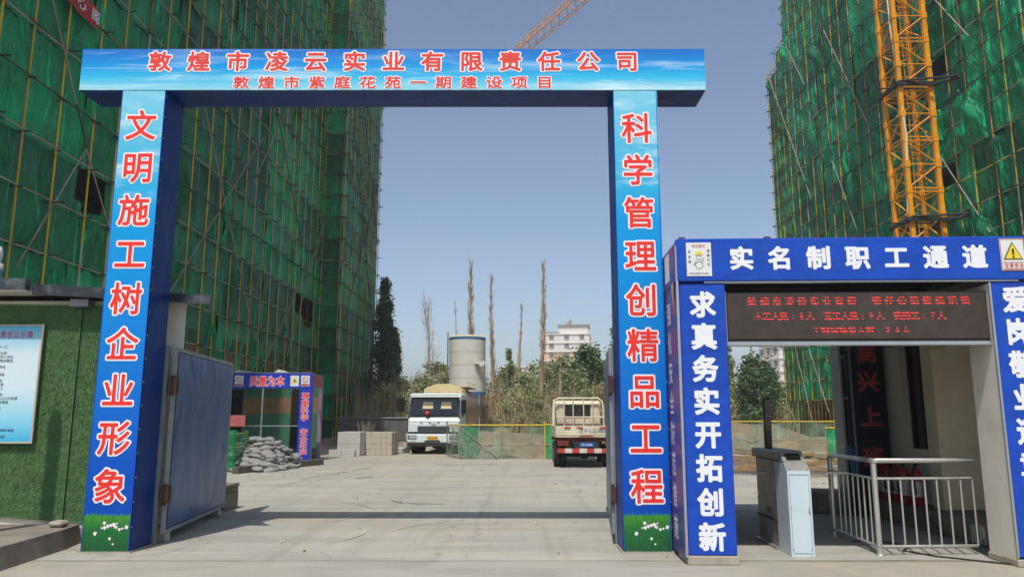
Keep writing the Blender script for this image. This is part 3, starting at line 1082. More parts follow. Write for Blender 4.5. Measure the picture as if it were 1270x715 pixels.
for k in range(14):
    a = put('mast_section', chord, CR, (0, 0, z0 + k * SH))
    put('lattice', lattice, a)
MB().box(-.9, CW + .9, -.9, CW + .9, 0, z0).build('foundation', 'cast_concrete', CR)
HT = z0 + 14 * SH
for zc in (18.8, 11.5):   # anchor collars and the struts to the block
    m = MB()
    for (x0_, x1_, y0_, y1_) in ((-.25, CW + .25, -.28, -.14), (-.25, CW + .25, CW + .14, CW + .28), (-.28, -.14, -.25, CW + .25), (CW + .14, CW + .28, -.25, CW + .25)):
        m.box(x0_, x1_, y0_, y1_, zc - .1, zc + .1)
    m.tube((CW + .2, -.2, zc), (CW + 3.0, -2.6, zc + .1), .07, 6)
    m.tube((-.1, -.2, zc + .15), (CW + 3.0, -1.4, zc + .1), .06, 6)
    m.tube((CW + .2, CW, zc), (CW + 3.0, CW + 1.2, zc), .07, 6)
    m.tube((-.3, CW, zc), (CW + 2.8, CW + 3.6, zc), .05, 6)
    m.tube((-1.1, .2, zc - .1), (CW + .4, .2, zc - .1), .04, 6)
    m.build('anchor_frame', 'crane_dark', CR)
MB().path([(-.12, .3, 30), (-.1, .2, 22), (.05, -.16, 16), (-.1, .1, 12), (.3, -.1, 6)], .045, 6).build('supply_cable', 'white_paint', CR)
# slewing head, cab, jib, counter jib
MB().lathe([(1.0, HT), (1.0, HT + .5), (.8, HT + .7), (.8, HT + 1.0)], CW / 2, CW / 2, 16).build('slewing_ring', 'crane_dark', CR)
jd = (Vector((-2.8, 82.3, 0)) - Vector((CX + CW / 2, CY + CW / 2, 0)))
JL = jd.length
jroot = Vector((CW / 2, CW / 2, 40.0))
jd.normalize()
js = Vector((-jd.y, jd.x, 0))
m = MB()
up = Vector((0, 0, 1))
N_ = 34
for i in range(N_):
    a, b = jroot + jd * (JL * i / N_), jroot + jd * (JL * (i + 1) / N_)
    for sgn in (-1, 1):
        m.tube(a + js * .6 * sgn, b + js * .6 * sgn, .05, 4, caps=False)
        m.tube(a + js * .6 * sgn, (a + b) / 2 + up * 1.15, .028, 4, caps=False)
        m.tube((a + b) / 2 + up * 1.15, b + js * .6 * sgn, .028, 4, caps=False)
    m.tube((a + b) / 2 + up * 1.15 - jd * JL / N_ * .5, (a + b) / 2 + up * 1.15 + jd * JL / N_ * .5, .06, 4, caps=False)
    m.tube(a + js * .6, b - js * .6, .025, 4, caps=False)
    m.tube(a + js * .6, a - js * .6, .03, 4, caps=False)
m.build('jib', 'crane_yellow', CR, fix=False)
m = MB()
m.tube(jroot, jroot + up * 6.5, .25, 6)
for t in (.42, .82):
    m.tube(jroot + up * 6.5, jroot + jd * JL * t + up * 1.2, .03, 4)
m.tube(jroot + up * 6.5, jroot - jd * 11 + up * .3, .04, 4)
for sgn in (-1, 1):
    m.tube(jroot + js * .6 * sgn, jroot + js * .6 * sgn - jd * 12, .08, 4)
m.build('tower_head', 'crane_yellow', CR)
q = jroot - jd * 11
MB().box(q.x - 1, q.x + 1, q.y - .9, q.y + .9, 38.3, 40.4).build('counterweight', 'cast_concrete', CR)
MB().box(1.9, 3.1, -.3, 1.1, 38.6, 40.6, bev=.08).build('cab', 'crane_yellow', CR)
hk = jroot + jd * JL * .78
MB().tube(jroot + jd * 3 - up * .45, jroot + jd * JL * .97 - up * .25, .018, 4).build('hoist_rope', 'crane_dark', CR)

# ------------------------------------------------------------------ main gate
D0, D1 = 9.483, 10.048
XB0, XB1, XL0, XL1, XR0, XR1, ZB, ZT = -5.766, 2.583, -5.185, -4.6, 1.338, 1.93, 5.89, 6.48
GT = thing('site_gate', 'tall blue gateway with sky print, red slogans on both pillars and on the crossbeam', 'gate', (-1.6, D0, 0))
oG = Vector((-1.6, D0, 0))
def gate_box(x0, x1, z0, z1, name, front_mat):
    """boxed frame: printed face towards the street, navy sheet on every other side"""
    r = Matrix.Translation(-oG)
    m = MB()
    x0, x1, y0, y1 = x0 - oG.x, x1 - oG.x, 0, D1 - D0
    m.box(x0, x1, y0 + .012, y1, z0, z1, 0, bev=.008)
    o = m.build(name, 'gate_navy', GT)
    f = MB().add([(x0 + .004, y0, z0 + .004), (x1 - .004, y0, z0 + .004), (x1 - .004, y0, z1 - .004), (x0 + .004, y0, z1 - .004),
                  (x0 + .004, .0115, z0 + .004), (x1 - .004, .0115, z0 + .004), (x1 - .004, .0115, z1 - .004), (x0 + .004, .0115, z1 - .004)],
                 [(0, 1, 2, 3), (0, 4, 5, 1), (1, 5, 6, 2), (2, 6, 7, 3), (3, 7, 4, 0)])
    for k in range(len(f.v)):
        f.v[k] = (f.v[k][0], f.v[k][1], f.v[k][2] - z0)
    p = f.build('printed_face', front_mat, o)
    p.location = (0, 0, z0)
    return o
cb_ = gate_box(XB0, XB1, ZB, ZT, 'crossbeam', 'print_beam')
pl_ = gate_box(XL0, XL1, 0, ZB - .004, 'pillar', 'print_pillar')
pr_ = gate_box(XR0, XR1, 0, ZB - .004, 'pillar', 'print_pillar')
# thin bright edge trims on the pillars and rivets
for (xx, par) in ((XL1, pl_), (XR1, pr_)):
    m = MB()
    for k in range(20):
        m.tube((xx - oG.x - .01, .02, .3 + k * .29), (xx - oG.x + .008, .02, .3 + k * .29), .008, 6)
    m.build('rivets', 'gal_steel', par)
sx = -oG.x
text_row('敦煌市凌云实业有限责任公司', -4.715 + sx, 1.54 + sx, 6.30, 0, .31, .29, 'letter_red_beam', cb_, off=.024, outline='letter_outline', ooff=.085)
text_row('敦煌市紫庭花苑一期建设项目', -3.61 + sx, .435 + sx, 6.0, 0, .225, .18, 'letter_red_beam', cb_, off=.018, outline='letter_outline', ooff=.08)
text_col('文明施工树企业形象', (XL0 + XL1) / 2 + sx, 5.40, .78, 0, .41, .43, 'letter_red', pl_, off=.016, outline='letter_outline', ooff=.066)
text_col('科学管理创精品工程', (XR0 + XR1) / 2 + sx + .01, 5.36, .78, 0, .41, .43, 'letter_red', pr_, off=.016, outline='letter_outline', ooff=.066)
for (x0_, par) in ((XL0, pl_), (XR0, pr_)):
    for x in (x0_ + sx + .004, x0_ + sx + (XL1 - XL0) - .012):
        MB().box(x, x + .008, -.004, .012, .02, ZB - .01).build('edge_trim', 'vinyl_blue', par)
for x in (-3.4, -1.2, .6):
    MB().box(x + sx, x + .006 + sx, .05, .56, ZB - .0035, ZB + .002).build('sheet_joint', 'sill_dark', cb_)
# dandelions printed in the grass
for (xc, par) in ((XL0, pl_), (XR0, pr_)):
    m = MB()
    r = random.Random(5)
    for k in range(15):
        x, z, rr = xc + sx + r.uniform(.15, .56), r.uniform(.1, .37), r.uniform(.012, .03)
        if k > 6:
            x, z = xc + sx + .2 + (k - 6) * .036, .33 - abs(k - 10) * .014 + r.uniform(-.015, .015)
        n = 9
        m.add([(x, -.0035, z)] + [(x + rr * (1 if i % 2 else .6) * cos(i * 2 * pi / n), -.0035, z + rr * (1 if i % 2 else .6) * sin(i * 2 * pi / n)) for i in range(n)],
              [(0, 1 + i, 1 + (i + 1) % n) for i in range(n)])
    kind(m.build('printed_dandelions', 'letter_outline', par, fix=False), 'stuff')
MB().box(XL0 - .02 + sx, XL1 + .02 + sx, -.02, D1 - D0 + .02, -.02, .018).build('base_plate', 'cast_concrete', GT)
MB().box(XR0 - .02 + sx, XR1 + .02 + sx, -.02, D1 - D0 + .02, -.02, .018).build('base_plate', 'cast_concrete', GT)

# gate leaves, opened back
def gate_leaf(loc, ang, label, mirror=1):
    t = thing('gate_leaf', label, 'gate leaf', loc, ang)
    # local +y runs from hinge to free end
    L, Z0, Z1 = 2.95, .15, 2.5
    m = MB()
    for (a, b) in (((0, 0, Z0), (0, L, Z0)), ((0, 0, Z1), (0, L, Z1)), ((0, 0, Z0), (0, 0, Z1)), ((0, L, Z0), (0, L, Z1)), ((0, L / 2, Z0), (0, L / 2, Z1)), ((0, 0, 1.3), (0, L, 1.3))):
        x = .025
        lo = Vector(a); hi = Vector(b)
        if a[1] == b[1]:
            m.box(-x, x, a[1] - x, a[1] + x, a[2] - .02, b[2] + .02)
        else:
            m.box(-x + .002, x - .002, a[1] + .026, b[1] - .026, a[2] - x, a[2] + x)
    m.build('frame', 'gal_steel', t)
    nx, nz = 22, 18
    for side in (1, -1):
        vs = []
        for j in range(nz + 1):
            for i in range(nx + 1):
                y, z = .05 + (L - .1) * i / nx, Z0 + .04 + (Z1 - Z0 - .08) * j / nz
                e = min(i, nx - i, j, nz - j)
                b = .0 if e == 0 else .012 * noise.noise((y * 1.4, z * 1.1, 3 + side)) + .004
                vs.append((side * (.029 + b), y, z))
        fs = [(j * (nx + 1) + i, j * (nx + 1) + i + 1, (j + 1) * (nx + 1) + i + 1, (j + 1) * (nx + 1) + i) for j in range(nz) for i in range(nx)]
        MB().add(vs, fs, 0, True).build('sheet', 'leaf_blue', t, fix=False)
    for z in (.62, 2.02):
        h = MB()
        h.tube((mirror * .0, -.05, z - .13), (mirror * .0, -.05, z + .13), .035, 8)
        h.box(-.03, .05, -.09, .06, z - .1, z + .1)
        h.build('hinge', 'hinge_rust', t)
    c = MB()
    c.lathe([(.02, -.03), (.075, -.025), (.085, 0), (.075, .025), (.02, .03)], L - .2, .088, 14, axis='x')
    wv = c.build('caster_wheel', 'stripe_white', t)
    c = MB(); c.box(-.045, .045, L - .23, L - .17, .09, .16); c.tube((0, L - .12, .0), (0, L - .12, .16), .012, 6)
    c.build('caster_bracket', 'hinge_rust', wv)
    return t
a1 = math.atan2(-(-4.83 + 4.5), 12.92 - 9.98)
gate_leaf((-4.5, 10.14, 0), a1, 'open left gate leaf of dented blue sheet metal with small white wheel')
gate_leaf((1.315, 10.14, 0), math.atan2(-(1.62 - 1.315), 2.95), 'right gate leaf seen edge on, opened back beside the right pillar', -1)
MB().box(-4.63, -4.53, 10.05, 10.06, .1, 2.6)
m = MB(); m.box(-4.63, -4.56, 10.052, 10.12, 0, 2.55)
tag(m.build('hinge_post', 'gal_steel'), 'grey steel hinge post between left blue pillar and its gate leaf', 'post')
m = MB(); m.box(1.325, 1.385, 10.052, 10.11, 0, 2.45)
tag(m.build('hinge_post', 'gal_steel'), 'grey steel hinge post behind the right blue pillar', 'post')

# low brick wall behind the left leaf
lw = thing('low_wall', 'low cement rendered brick wall behind the blue gate leaf', 'wall', (-5.15, 12.4, 0))
MB().box(-.19, .18, -.2, 1.78, -.02, .30, bev=.01).build('rendered_base', 'old_concrete', lw)
bm_ = MB().box(-.19, .19, 0, .235, 0, .062, bev=.006).mesh('brick', 'old_concrete')
for i in range(8):
    for k in range(2):
        o = put('brick', bm_, lw, (rnd.uniform(-.008, .008), -.18 + i * .243 + (.0 if k == 0 else -.0), .308 + k * .07), (0, 0, rnd.uniform(-.02, .02)))

# ------------------------------------------------------------------ left guard shed
SH_ = thing('guard_shed', 'small shed clad in artificial grass with dark metal roof edge left of the gate', 'shed', (-7, 10.4, 0))
oS = Vector((-7, 10.4, 0))
MB().prism([(-4, .03), (2.47, .03), (1.0, 2.2), (-4, 2.2)], 'z', 0, 3.2).build('wall', 'pale_wall', SH_)
m = MB()
m.add([(-4, -.012, .30), (.2, -.012, .31), (1.95, -.012, .17), (1.95, -.012, 3.12), (-4, -.012, 3.2)], [(0, 1, 2, 3, 4)])
m.build('turf_sheet', 'turf_back', SH_, fix=False)
for x in (-.95, 1.05):
    MB().box(x, x + .012, -.046, -.010, .26, 3.12).build('turf_seam', 'turf_back', SH_)
# blades of the artificial grass
m = MB()
r = random.Random(3)
for i in range(42000):
    x, z = r.uniform(-1.4, 1.93), r.uniform(.27, 3.1)
    if x > .2 and z < .31 - (x - .2) * .075:
        continue
    if z > 3.0 and r.random() < .5:
        continue
    l = r.uniform(.012, .028)
    dx, dz = r.uniform(-.014, .014), -r.uniform(-.008, .018)
    if min(abs(x + .944), abs(x - 1.056)) < .018:
        continue
    wv = .0035
    m.add([(x - wv, -.012, z), (x + wv, -.012, z), (x + dx, -.012 - l, z + dz)], [(0, 1, 2)])
kind(m.build('grass_blades', 'grass_blade', SH_, fix=False), 'stuff')
MB().box(-4, 2.40, -.14, .02, 0, .2, bev=.015).build('plinth', 'cast_concrete', SH_)
m = MB()
m.prism([(-3.6, 3.30), (.48, 3.29), (.48, 3.44), (-3.6, 3.48)], 'y', -.42, -.30)
m.build('fascia', 'fascia', SH_)
m = MB(); m.prism([(.482, 3.25), (2.9, 3.12), (2.9, 3.235), (.482, 3.40)], 'y', -.26, -.2)
m.build('fascia', 'fascia', SH_)
m = MB(); m.add([(-3.6, -.29, 3.46), (2.82, -.19, 3.23), (1.2, 2.3, 3.28), (-3.6, 2.3, 3.46), (-3.6, -.29, 3.49), (2.82, -.19, 3.26), (1.2, 2.3, 3.31), (-3.6, 2.3, 3.49)], [(3, 2, 1, 0), (4, 5, 6, 7), (0, 1, 5, 4), (1, 2, 6, 5), (2, 3, 7, 6), (3, 0, 4, 7)])
m.build('roof_sheet', 'fascia', SH_)
m = MB(); m.prism([(-3.6, 3.27), (.48, 3.27), (.48, 3.3), (-3.6, 3.3)], 'y', -.40, -.0)
m.build('soffit', 'pale_wall', SH_)
MB().box(.95, 1.2, -.16, -.02, 3.1, 3.2).build('flood_lamp', 'gal_steel', SH_)
# notice board on the turf
nb = thing('notice_board', 'pale blue notice board with dense small print on the artificial grass', 'sign', (-7, 10.35, 0))
MB().box(-1.35, .56, -.028, -.005, 1.28, 2.84).build('panel', 'print_notice', nb)
m = MB()
for (a, b, c, d) in ((-1.37, .58, 1.26, 1.285), (-1.37, .58, 2.835, 2.86), (.555, .58, 1.286, 2.834), (-1.37, -1.345, 1.286, 2.834)):
    m.box(a, b, -.035, -.003, c, d)
m.build('frame', 'tan_block', nb)
text_row('环境保护责任公示牌', -.33, .40, 2.72, -.028, .082, .105, 'letter_pink', nb, off=.01, lift=.003)
LN = ['严格落实扬尘污染防治责任措施要求', '一工地周边围挡物料堆放覆盖', '二土方开挖湿法作业路面硬化出入车辆冲洗', '三渣土车辆密闭运输', '四建筑垃圾及时清运', '五严禁焚烧垃圾', '六噪声控制', '七责任人公示监督', '八举报电话公示牌内容']
z = 2.55
for k in range(20):
    s_ = LN[k % len(LN)] + LN[(k * 3 + 1) % len(LN)]
    s_ = s_[:rnd.choice((22, 25, 27, 18))]
    o = strip(s_, (-.30, -.028, z), .046, 'letter_dark', nb, off=.004)
    z -= .052 if k % 3 else .082
# pavement platform in front of the shed with its kerb
m = MB()
m.add([(-14, 6.5, .0), (-5.30, 6.5, .0), (-5.50, 9.72, .0), (-5.60, 10.25, .0), (-14, 10.25, .0),
       (-14, 6.5, .245), (-5.34, 6.5, .245), (-5.55, 9.70, .235), (-5.65, 10.25, .23), (-14, 10.25, .23)],
      [(5, 6, 7, 8, 9), (0, 1, 6, 5), (1, 2, 7, 6), (2, 3, 8, 7), (3, 4, 9, 8)])
kind(m.build('raised_pavement', 'old_concrete'), 'structure')
m = MB()
m.box(-5.86, -5.68, 9.9, 10.1, .236, .31, bev=.03)
tag(m.build('concrete_chunk', 'cast_concrete'), 'broken concrete lump on the raised pavement below the turf wall', 'rubble')
# round column at the left edge, its shadow falls on the turf
cl = thing('round_column', 'slim round column with white domed cap at the left edge of the photograph', 'column', (-6.46, 9.25, .24))
m = MB(); m.lathe([(.095, 0), (.09, 2.7)], 0, 0, 16); m.build('shaft', 'column_pink', cl)
m = MB(); m.lathe([(.09, 2.702), (.09, 3.18)], 0, 0, 16); m.build('upper_shaft', 'column_blue', cl)
m = MB(); m.lathe([(.105, 3.182), (.105, 3.25), (.06, 3.27), (.075, 3.3), (.09, 3.38), (.07, 3.46), (.02, 3.49)], 0, 0, 16); m.build('cap', 'white_paint', cl)

# ------------------------------------------------------------------ worker passage booth on the right
BA = -.035
BO = thing('worker_passage', 'blue passage booth with white characters and poster signs right of the gate', 'booth', (1.95, 8.74, 0), BA)
def bbox(name, m_, *a, parent=BO, bev=0):
    return MB().box(*a, bev=bev).build(name, m_, parent)
PW = .54
lp = bbox('pillar', 'vinyl_blue', 0.004, PW, 0, .5, .10, 3.15, bev=.01)
rp = bbox('pillar', 'vinyl_blue', 3.58, 4.5, 0, .5, .10, 3.15, bev=.01)
bbox('side_sheet', 'pale_wall', 3.562, 3.579, .01, .52, .08, 3.13)
bbox('edge_trim', 'silver_trim', 3.555, 3.579, -.012, .008, .1, 3.14)
hd = bbox('header', 'vinyl_blue', -.015, 4.6, -.03, .1, 3.17, 3.68, bev=.012)
bbox('base_block', 'cast_concrete', -.01, PW + .02, -.02, .55, 0, .098, bev=.01)
bbox('base_block', 'cast_concrete', 3.55, 4.55, -.02, .55, 0, .078, bev=.01)
bbox('trim_rail', 'silver_trim', .3, 3.9, -.012, .04, 3.152, 3.168)
sp_ = bbox('side_panel', 'vinyl_purple', -.035, -.012, .02, 4.1, .06, 3.14)
sh_ = bbox('side_header', 'vinyl_purple', -.04, -.014, .02, 4.1, 3.17, 3.62)
bbox('corner_trim', 'silver_trim', -.03, -.002, -.02, .015, .08, 3.6)
text_col('求真务实开拓创新', .272, 2.90, .30, 0, .30, .31, 'letter_white', lp, off=.04)
text_col('爱岗敬业遵章守纪', 3.58 + .265, 2.94, .34, 0, .30, .31, 'letter_white', rp, off=.04)
text_row('实名制职工通道', .74, 3.42, 3.44, -.03, .285, .28, 'letter_white', hd, off=.04)
text_col('落实安全规章制度', 1.10, 2.85, .35, -.035, .26, .29, 'letter_faded', sp_, '-x', off=.02)
text_col('强化安全防范措施', .48, 2.85, .35, -.035, .26, .29, 'letter_faded', sp_, '-x', off=.02)
bbox('side_notice', 'print_yellow', -.046, -.041, .9, 1.25, 3.24, 3.6, parent=sh_)
bbox('side_notice', 'paper_white', -.046, -.041, .35, .62, 3.24, 3.58, parent=sh_)
# torn flap of the corner sheet
MB().add([(-.045, .25, 3.16), (-.05, .02, 3.17), (-.06, .03, 2.86)], [(0, 1, 2)]).build('torn_flap', 'tan_block', BO)
# roof, frame and back
bbox('roof_sheet', 'fascia', -.02, 4.6, .11, 4.1, 3.60, 3.63)
m = MB()
for k in range(9):
    m.box(.02, 4.55, .3 + k * .44, .34 + k * .44, 3.50, 3.595)
m.build('roof_beams', 'sill_dark', BO)
for (x0, x1) in ((.02, .1), (.45, .5)):
    bbox('back_post', 'dark_frame', x0, x1, 4.0, 4.08, 0, 3.5)
bbox('back_header', 'dark_frame', .0, 3.7, 4.0, 4.08, 3.05, 3.5)
m = MB()
for k in range(5):
    m.tube((.06 + k * 1.0, 0.3, 3.63), (.06 + k * 1.0, .3, 3.70), .02, 6)
    m.box(.03 + k * 1.0, .1 + k * 1.0, -.0, .05, 3.682, 3.705)
m.build('roof_bolts', 'hinge_rust', BO)
# header signs
def sign(name, x0, x1, z0, z1, par, y=-.034, mt='paper_white', label=None):
    return MB().box(x0, x1, y - .004, y, z0, z1).build(name, mt, par)
po = sign('safety_poster', .10, .39, 3.23, 3.63, hd)
y_ = -.0385
strip('安全警示', (.245, y_, 3.588), .04, 'print_red', po, off=.01)
text_col('安全帽', .135, 3.52, 3.40, y_, .034, .034, 'letter_dark', po, off=.01, name='lettering')
text_col('佩戴为主', .355, 3.53, 3.37, y_, .034, .034, 'letter_dark', po, off=.01, name='lettering')
strip('中铁安全警示文化第一', (.245, y_, 3.26), .025, 'letter_dark', po, off=.01)
m = MB()
def disc(m, cx, cz, rx, rz, y, n=16, mi=0, a0=0, a1=2 * pi):
    m.add([(cx, y, cz)] + [(cx + rx * cos(a0 + (a1 - a0) * i / n), y, cz + rz * sin(a0 + (a1 - a0) * i / n)) for i in range(n + 1)], [(0, 1 + i, 2 + i) for i in range(n)], mi)
def ringm(m, cx, cz, ro, ri, y, n=24, mi=0):
    vs = [(cx + r_ * cos(2 * pi * i / n), y, cz + r_ * sin(2 * pi * i / n)) for i in range(n) for r_ in (ro, ri)]
    m.add(vs, [(2 * i, 2 * ((i + 1) % n), 2 * ((i + 1) % n) + 1, 2 * i + 1) for i in range(n)], mi)
disc(m, .245, 3.49, .04, .035, y_ - .003, a0=0, a1=pi)
m.box(.195, .295, y_ - .004, y_ - .002, 3.484, 3.49)
m.build('helmet_print', 'print_yellow', po)
m = MB(); ringm(m, .245, 3.45, .030, .026, y_ - .003); ringm(m, .245, 3.36, .045, .040, y_ - .003)
m.tube((.21, y_ - .002, 3.40), (.18, y_ - .002, 3.36), .003, 4); m.tube((.28, y_ - .002, 3.40), (.30, y_ - .002, 3.44), .003, 4)
m.build('figure_print', 'letter_dark', po)
ws = sign('warning_sign', 3.71, 3.99, 3.27, 3.65, hd)
m = MB()
for (a, b, c, d) in ((3.715, 3.985, 3.274, 3.28), (3.715, 3.985, 3.64, 3.646), (3.715, 3.721, 3.281, 3.639), (3.979, 3.985, 3.281, 3.639), (3.735, 3.965, 3.29, 3.295), (3.735, 3.965, 3.365, 3.37)):
    m.box(a, b, y_ - .003, y_, c, d)
m.build('red_border', 'print_red', ws)
m = MB(); m.add([(3.74, y_ - .003, 3.40), (3.96, y_ - .003, 3.40), (3.85, y_ - .003, 3.61)], [(0, 1, 2)]); m.build('black_triangle', 'print_black', ws, fix=False)
m = MB(); m.add([(3.757, y_ - .006, 3.41), (3.943, y_ - .006, 3.41), (3.85, y_ - .006, 3.588)], [(0, 1, 2)]); m.build('yellow_triangle', 'print_yellow', ws, fix=False)
char('!', (3.85, y_ - .008, 3.475), .15, .15, 'print_black', ws, off=.02)
text_row('注意安全', 3.765, 3.935, 3.332, y_ - .001, .05, .055, 'print_red', ws, off=.01, name='lettering')
ps = sign('small_poster', 4.02, 4.3, 3.27, 3.65, hd, mt='pale_block')
strip('禁止烟火', (4.16, y_, 3.34), .05, 'print_red', ps, off=.01)

# LED screen hangs in the opening
LE = thing('led_screen', 'long dark LED screen with red dot matrix characters hung under the booth header', 'screen', (1.95, 8.74, 0), BA)
MB().box(.552, 3.552, .06, .2, 2.47, 3.05).build('housing', 'dark_frame', LE)
pf = MB()
pf.box(.57, 3.54, .05, .059, 2.50, 3.04)
pf.build('dot_panel', 'led_face', LE)
m = MB(); m.box(.545, 3.56, .04, .21, 2.425, 2.468); m.box(.545, .555, .045, .06, 2.47, 3.06); m.build('trim', 'silver_trim', LE)
text_row('敦煌市凌云实业有限 责任公司紫庭花苑', .86, 3.30, 2.935, .048, .115, .115, 'led_red', LE, off=.028, name='led_character', lift=.002)
text_row('木工人数:8人 瓦工人数:9人 钢筋工:7人', .92, 3.02, 2.765, .048, .10, .10, 'led_red', LE, off=.028, name='led_character', lift=.002)
text_row('工地现场总人数:24人', 1.58, 2.6, 2.60, .048, .10, .10, 'led_red', LE, off=.028, name='led_character', lift=.002)
m = MB()
for (a, b) in ((.9, 1.6), (1.5, 2.2), (2.0, 2.45), (2.3, 3.1)):
    m.path([(a, .12, 2.43), (a + (b - a) * .3, .12, 2.38), (a + (b - a) * .7, .12, 2.37), (b, .12, 2.43)], .004, 4)
m.build('loose_wires', 'cable', LE)

# pylon sign behind the booth
IN = thing('slogan_column', 'dark blue column with red outlined characters standing at the back of the worker passage', 'sign', (5.68, 12.85, 0))
MB().box(.06, .62, 0, .4, 0, 3.3, bev=.01).build('panel', 'dead_panel', IN)
m = MB(); m.box(-.12, -.08, .05, .4, 0, 3.3); m.box(.02, .055, -.01, .02, 0, 3.3)
for z in (.9, 1.9, 2.6):
    m.box(-.08, .02, .1, .14, z, z + .05)
m.build('frame', 'gal_steel', IN)
MB().box(-.079, .019, .2, .38, 0, 3.3).build('dark_glass', 'glass_dark', IN)
mat('ink_red', 'd02832', .5, 0, .1); mat('ink_edge', 'e8a09a', .5, 0, .1)
text_col('高高兴兴上班', .34, 3.35 - .0, 0, 0, .34, .34, 'ink_red', IN) if False else None
for ch, z in (('高', 2.68), ('兴', 2.2), ('上', 1.62), ('班', .95)):
    char(ch, (.33, 0, z), .36, .36, 'ink_red', IN, off=.012, outline='ink_edge', ooff=.026)

# guardhouse wall right of the passage
GH = thing('guardhouse', 'cream rendered guardhouse behind the booth with a tall dark window', 'building', (6.35, 9.3, 0))
m = MB()
m.box(0, 3.2, 3.15, 4.0, .3, 3.44)        # far bay
m.box(-.0, 3.2, 2.2, 3.149, .3, 1.12)    # under window
m.box(-.0, 3.2, 2.2, 3.149, 2.95, 3.44)
m.box(.45, 3.2, -.1, 2.199, .3, 3.44)
m.build('wall', 'pale_wall', GH)
MB().box(-.16, .449, 1.88, 2.199, .297, 3.44, bev=.01).build('pilaster', 'cream_wall', GH)
MB().box(.452, .52, 1.4, 1.879, .3, 3.44)
MB().box(-.03, .0, 2.2, 3.15, 1.06, 1.12).build('sill', 'pale_wall', GH)
MB().box(.16, .2, 2.2, 3.149, 1.12, 2.95).build('window_glass', 'glass_dark', GH)
m = MB()
for y in (2.2, 2.66, 3.11):
    m.box(.12, .158, y, y + .04, 1.12, 2.95)
m.build('window_frame', 'dark_frame', GH)
MB().box(-.1, 3.2, -.12, 4.05, 3.442, 3.56).build('roof', 'fascia', GH)
MB().box(-.42, 3.2, -.2, 4.0, 0, .295, bev=.02).build('plinth', 'old_concrete', GH)
MB().path([(-.03, 2.1, 1.0), (-.05, 2.05, .6), (-.05, 2.1, .3), (-.44, 2.0, .29), (-.46, 1.4, .02)], .008, 5).build('wall_cable', 'cable', GH)
# spilt white paint on the plinth
m = MB()
for k in range(9):
    y = .55 + k * .035 + rnd.uniform(-.02, .02)
    z0, z1 = rnd.uniform(.01, .12), rnd.uniform(.2, .29)
    m.box(-.4245, -.4215, y, y + rnd.uniform(.01, .03), z0, z1)
m.build('paint_drips', 'white_paint', GH)

# fire extinguishers on the plinth
fe = thing('fire_extinguisher', 'red fire extinguisher, leftmost of the row on the guardhouse plinth', 'fire extinguisher', (5.98, 12.75, .297), 0, 'fire extinguishers on the guardhouse plinth')
m = MB(); m.lathe([(.07, 0), (.08, .02), (.08, .46), (.06, .53), (.03, .56)], 0, 0, 14); m.build('cylinder', 'ext_red', fe)
m = MB(); m.lathe([(.0815, .14), (.0815, .36)], 0, 0, 14); m.build('paper_label', 'ext_label', fe)
m = MB(); m.lathe([(.02, .56), (.02, .6)], 0, 0, 8); m.box(-.02, .10, -.012, .012, .60, .625); m.prism([(-.01, .63), (.1, .65), (.1, .665), (-.01, .65)], 'y', -.01, .01)
m.build('valve_handle', 'black_plastic', fe)
m = MB(); m.path([(-.02, 0, .58), (-.09, -.02, .56), (-.115, -.03, .4), (-.1, -.03, .18)], [.012, .012, .012, .02], 6); m.build('hose', 'cable', fe)
FL = ['second red fire extinguisher from the left on the plinth', 'middle red fire extinguisher on the guardhouse plinth', 'fourth red fire extinguisher from the left on the plinth', 'red fire extinguisher nearest the street end of the row']
for k in range(4):
    c = copy_tree(fe); c.location = (6.0 + .01 * k + (.03 if k % 2 else 0), 12.75 - .27 * (k + 1), .297); c.rotation_euler.z = rnd.uniform(-1, 1); c['label'] = FL[k]
m = MB(); m.add([(-.16, 0, 0), (.16, .05, 0), (.22, .1, .45), (.02, .12, .62), (-.18, .08, .5), (.0, -.07, .3)], [(0, 1, 5), (1, 2, 5), (2, 3, 5), (3, 4, 5), (4, 0, 5)])
o = m.build('plastic_sheet', 'sheet_blue'); o.location = (5.83, 12.95, .62); tag(o, 'crumpled light blue plastic sheet beside the fire extinguishers', 'plastic sheet')
m = MB().box(-.25, .2, -.25, .25, 0, .35); o = m.build('crate_box', 'dark_frame'); o.location = (5.85, 12.95, .297 - .0); o.location.z = .3
tag(o, 'small dark crate under the blue plastic sheet', 'crate')

# kerb block behind the turnstile
m = MB().box(0, 1.5, 0, .55, 0, .38, bev=.05)
o = m.build('concrete_block', 'old_concrete'); o.location = (4.55, 13.4, 0); o.rotation_euler.z = -.25
tag(o, 'rounded grey concrete block lying behind the turnstile railing', 'concrete block')

# ------------------------------------------------------------------ turnstile
TU = thing('turnstile', 'stainless steel turnstile with pale front pedestal and black face reader post', 'turnstile', (3.27, 9.24, 0), -.03)
MB().prism([(.0, .0), (1.34, .0), (1.34, 1.12), (.32, 1.12), (.32, .05)], 'x', .03, .29) if False else None
MB().box(.02, .27, .46, 1.35, .0, 1.08, bev=.012).build('cabinet', 'steel_brushed', TU)
MB().box(-.02, .30, .30, 1.40, 1.082, 1.20, bev=.02).build('top_cover', 'steel_brushed', TU)
MB().box(.0, .29, .461, 1.34, .33, .345).build('cabinet_seam', 'sill_dark', TU)
ped = MB(); ped.prism([(0, 0), (.455, 0), (.455, 1.06), (.10, 1.06), (0.0, .98)], 'x', .0, .27); ped.build('pedestal', 'powder_blue_white', TU)
m = MB(); m.prism([(0.0, .985), (.10, 1.065), (.3, 1.2), (.3, 1.065), (.1, 1.063)], 'x', .002, .268); m.build('card_reader', 'steel_brushed', TU)
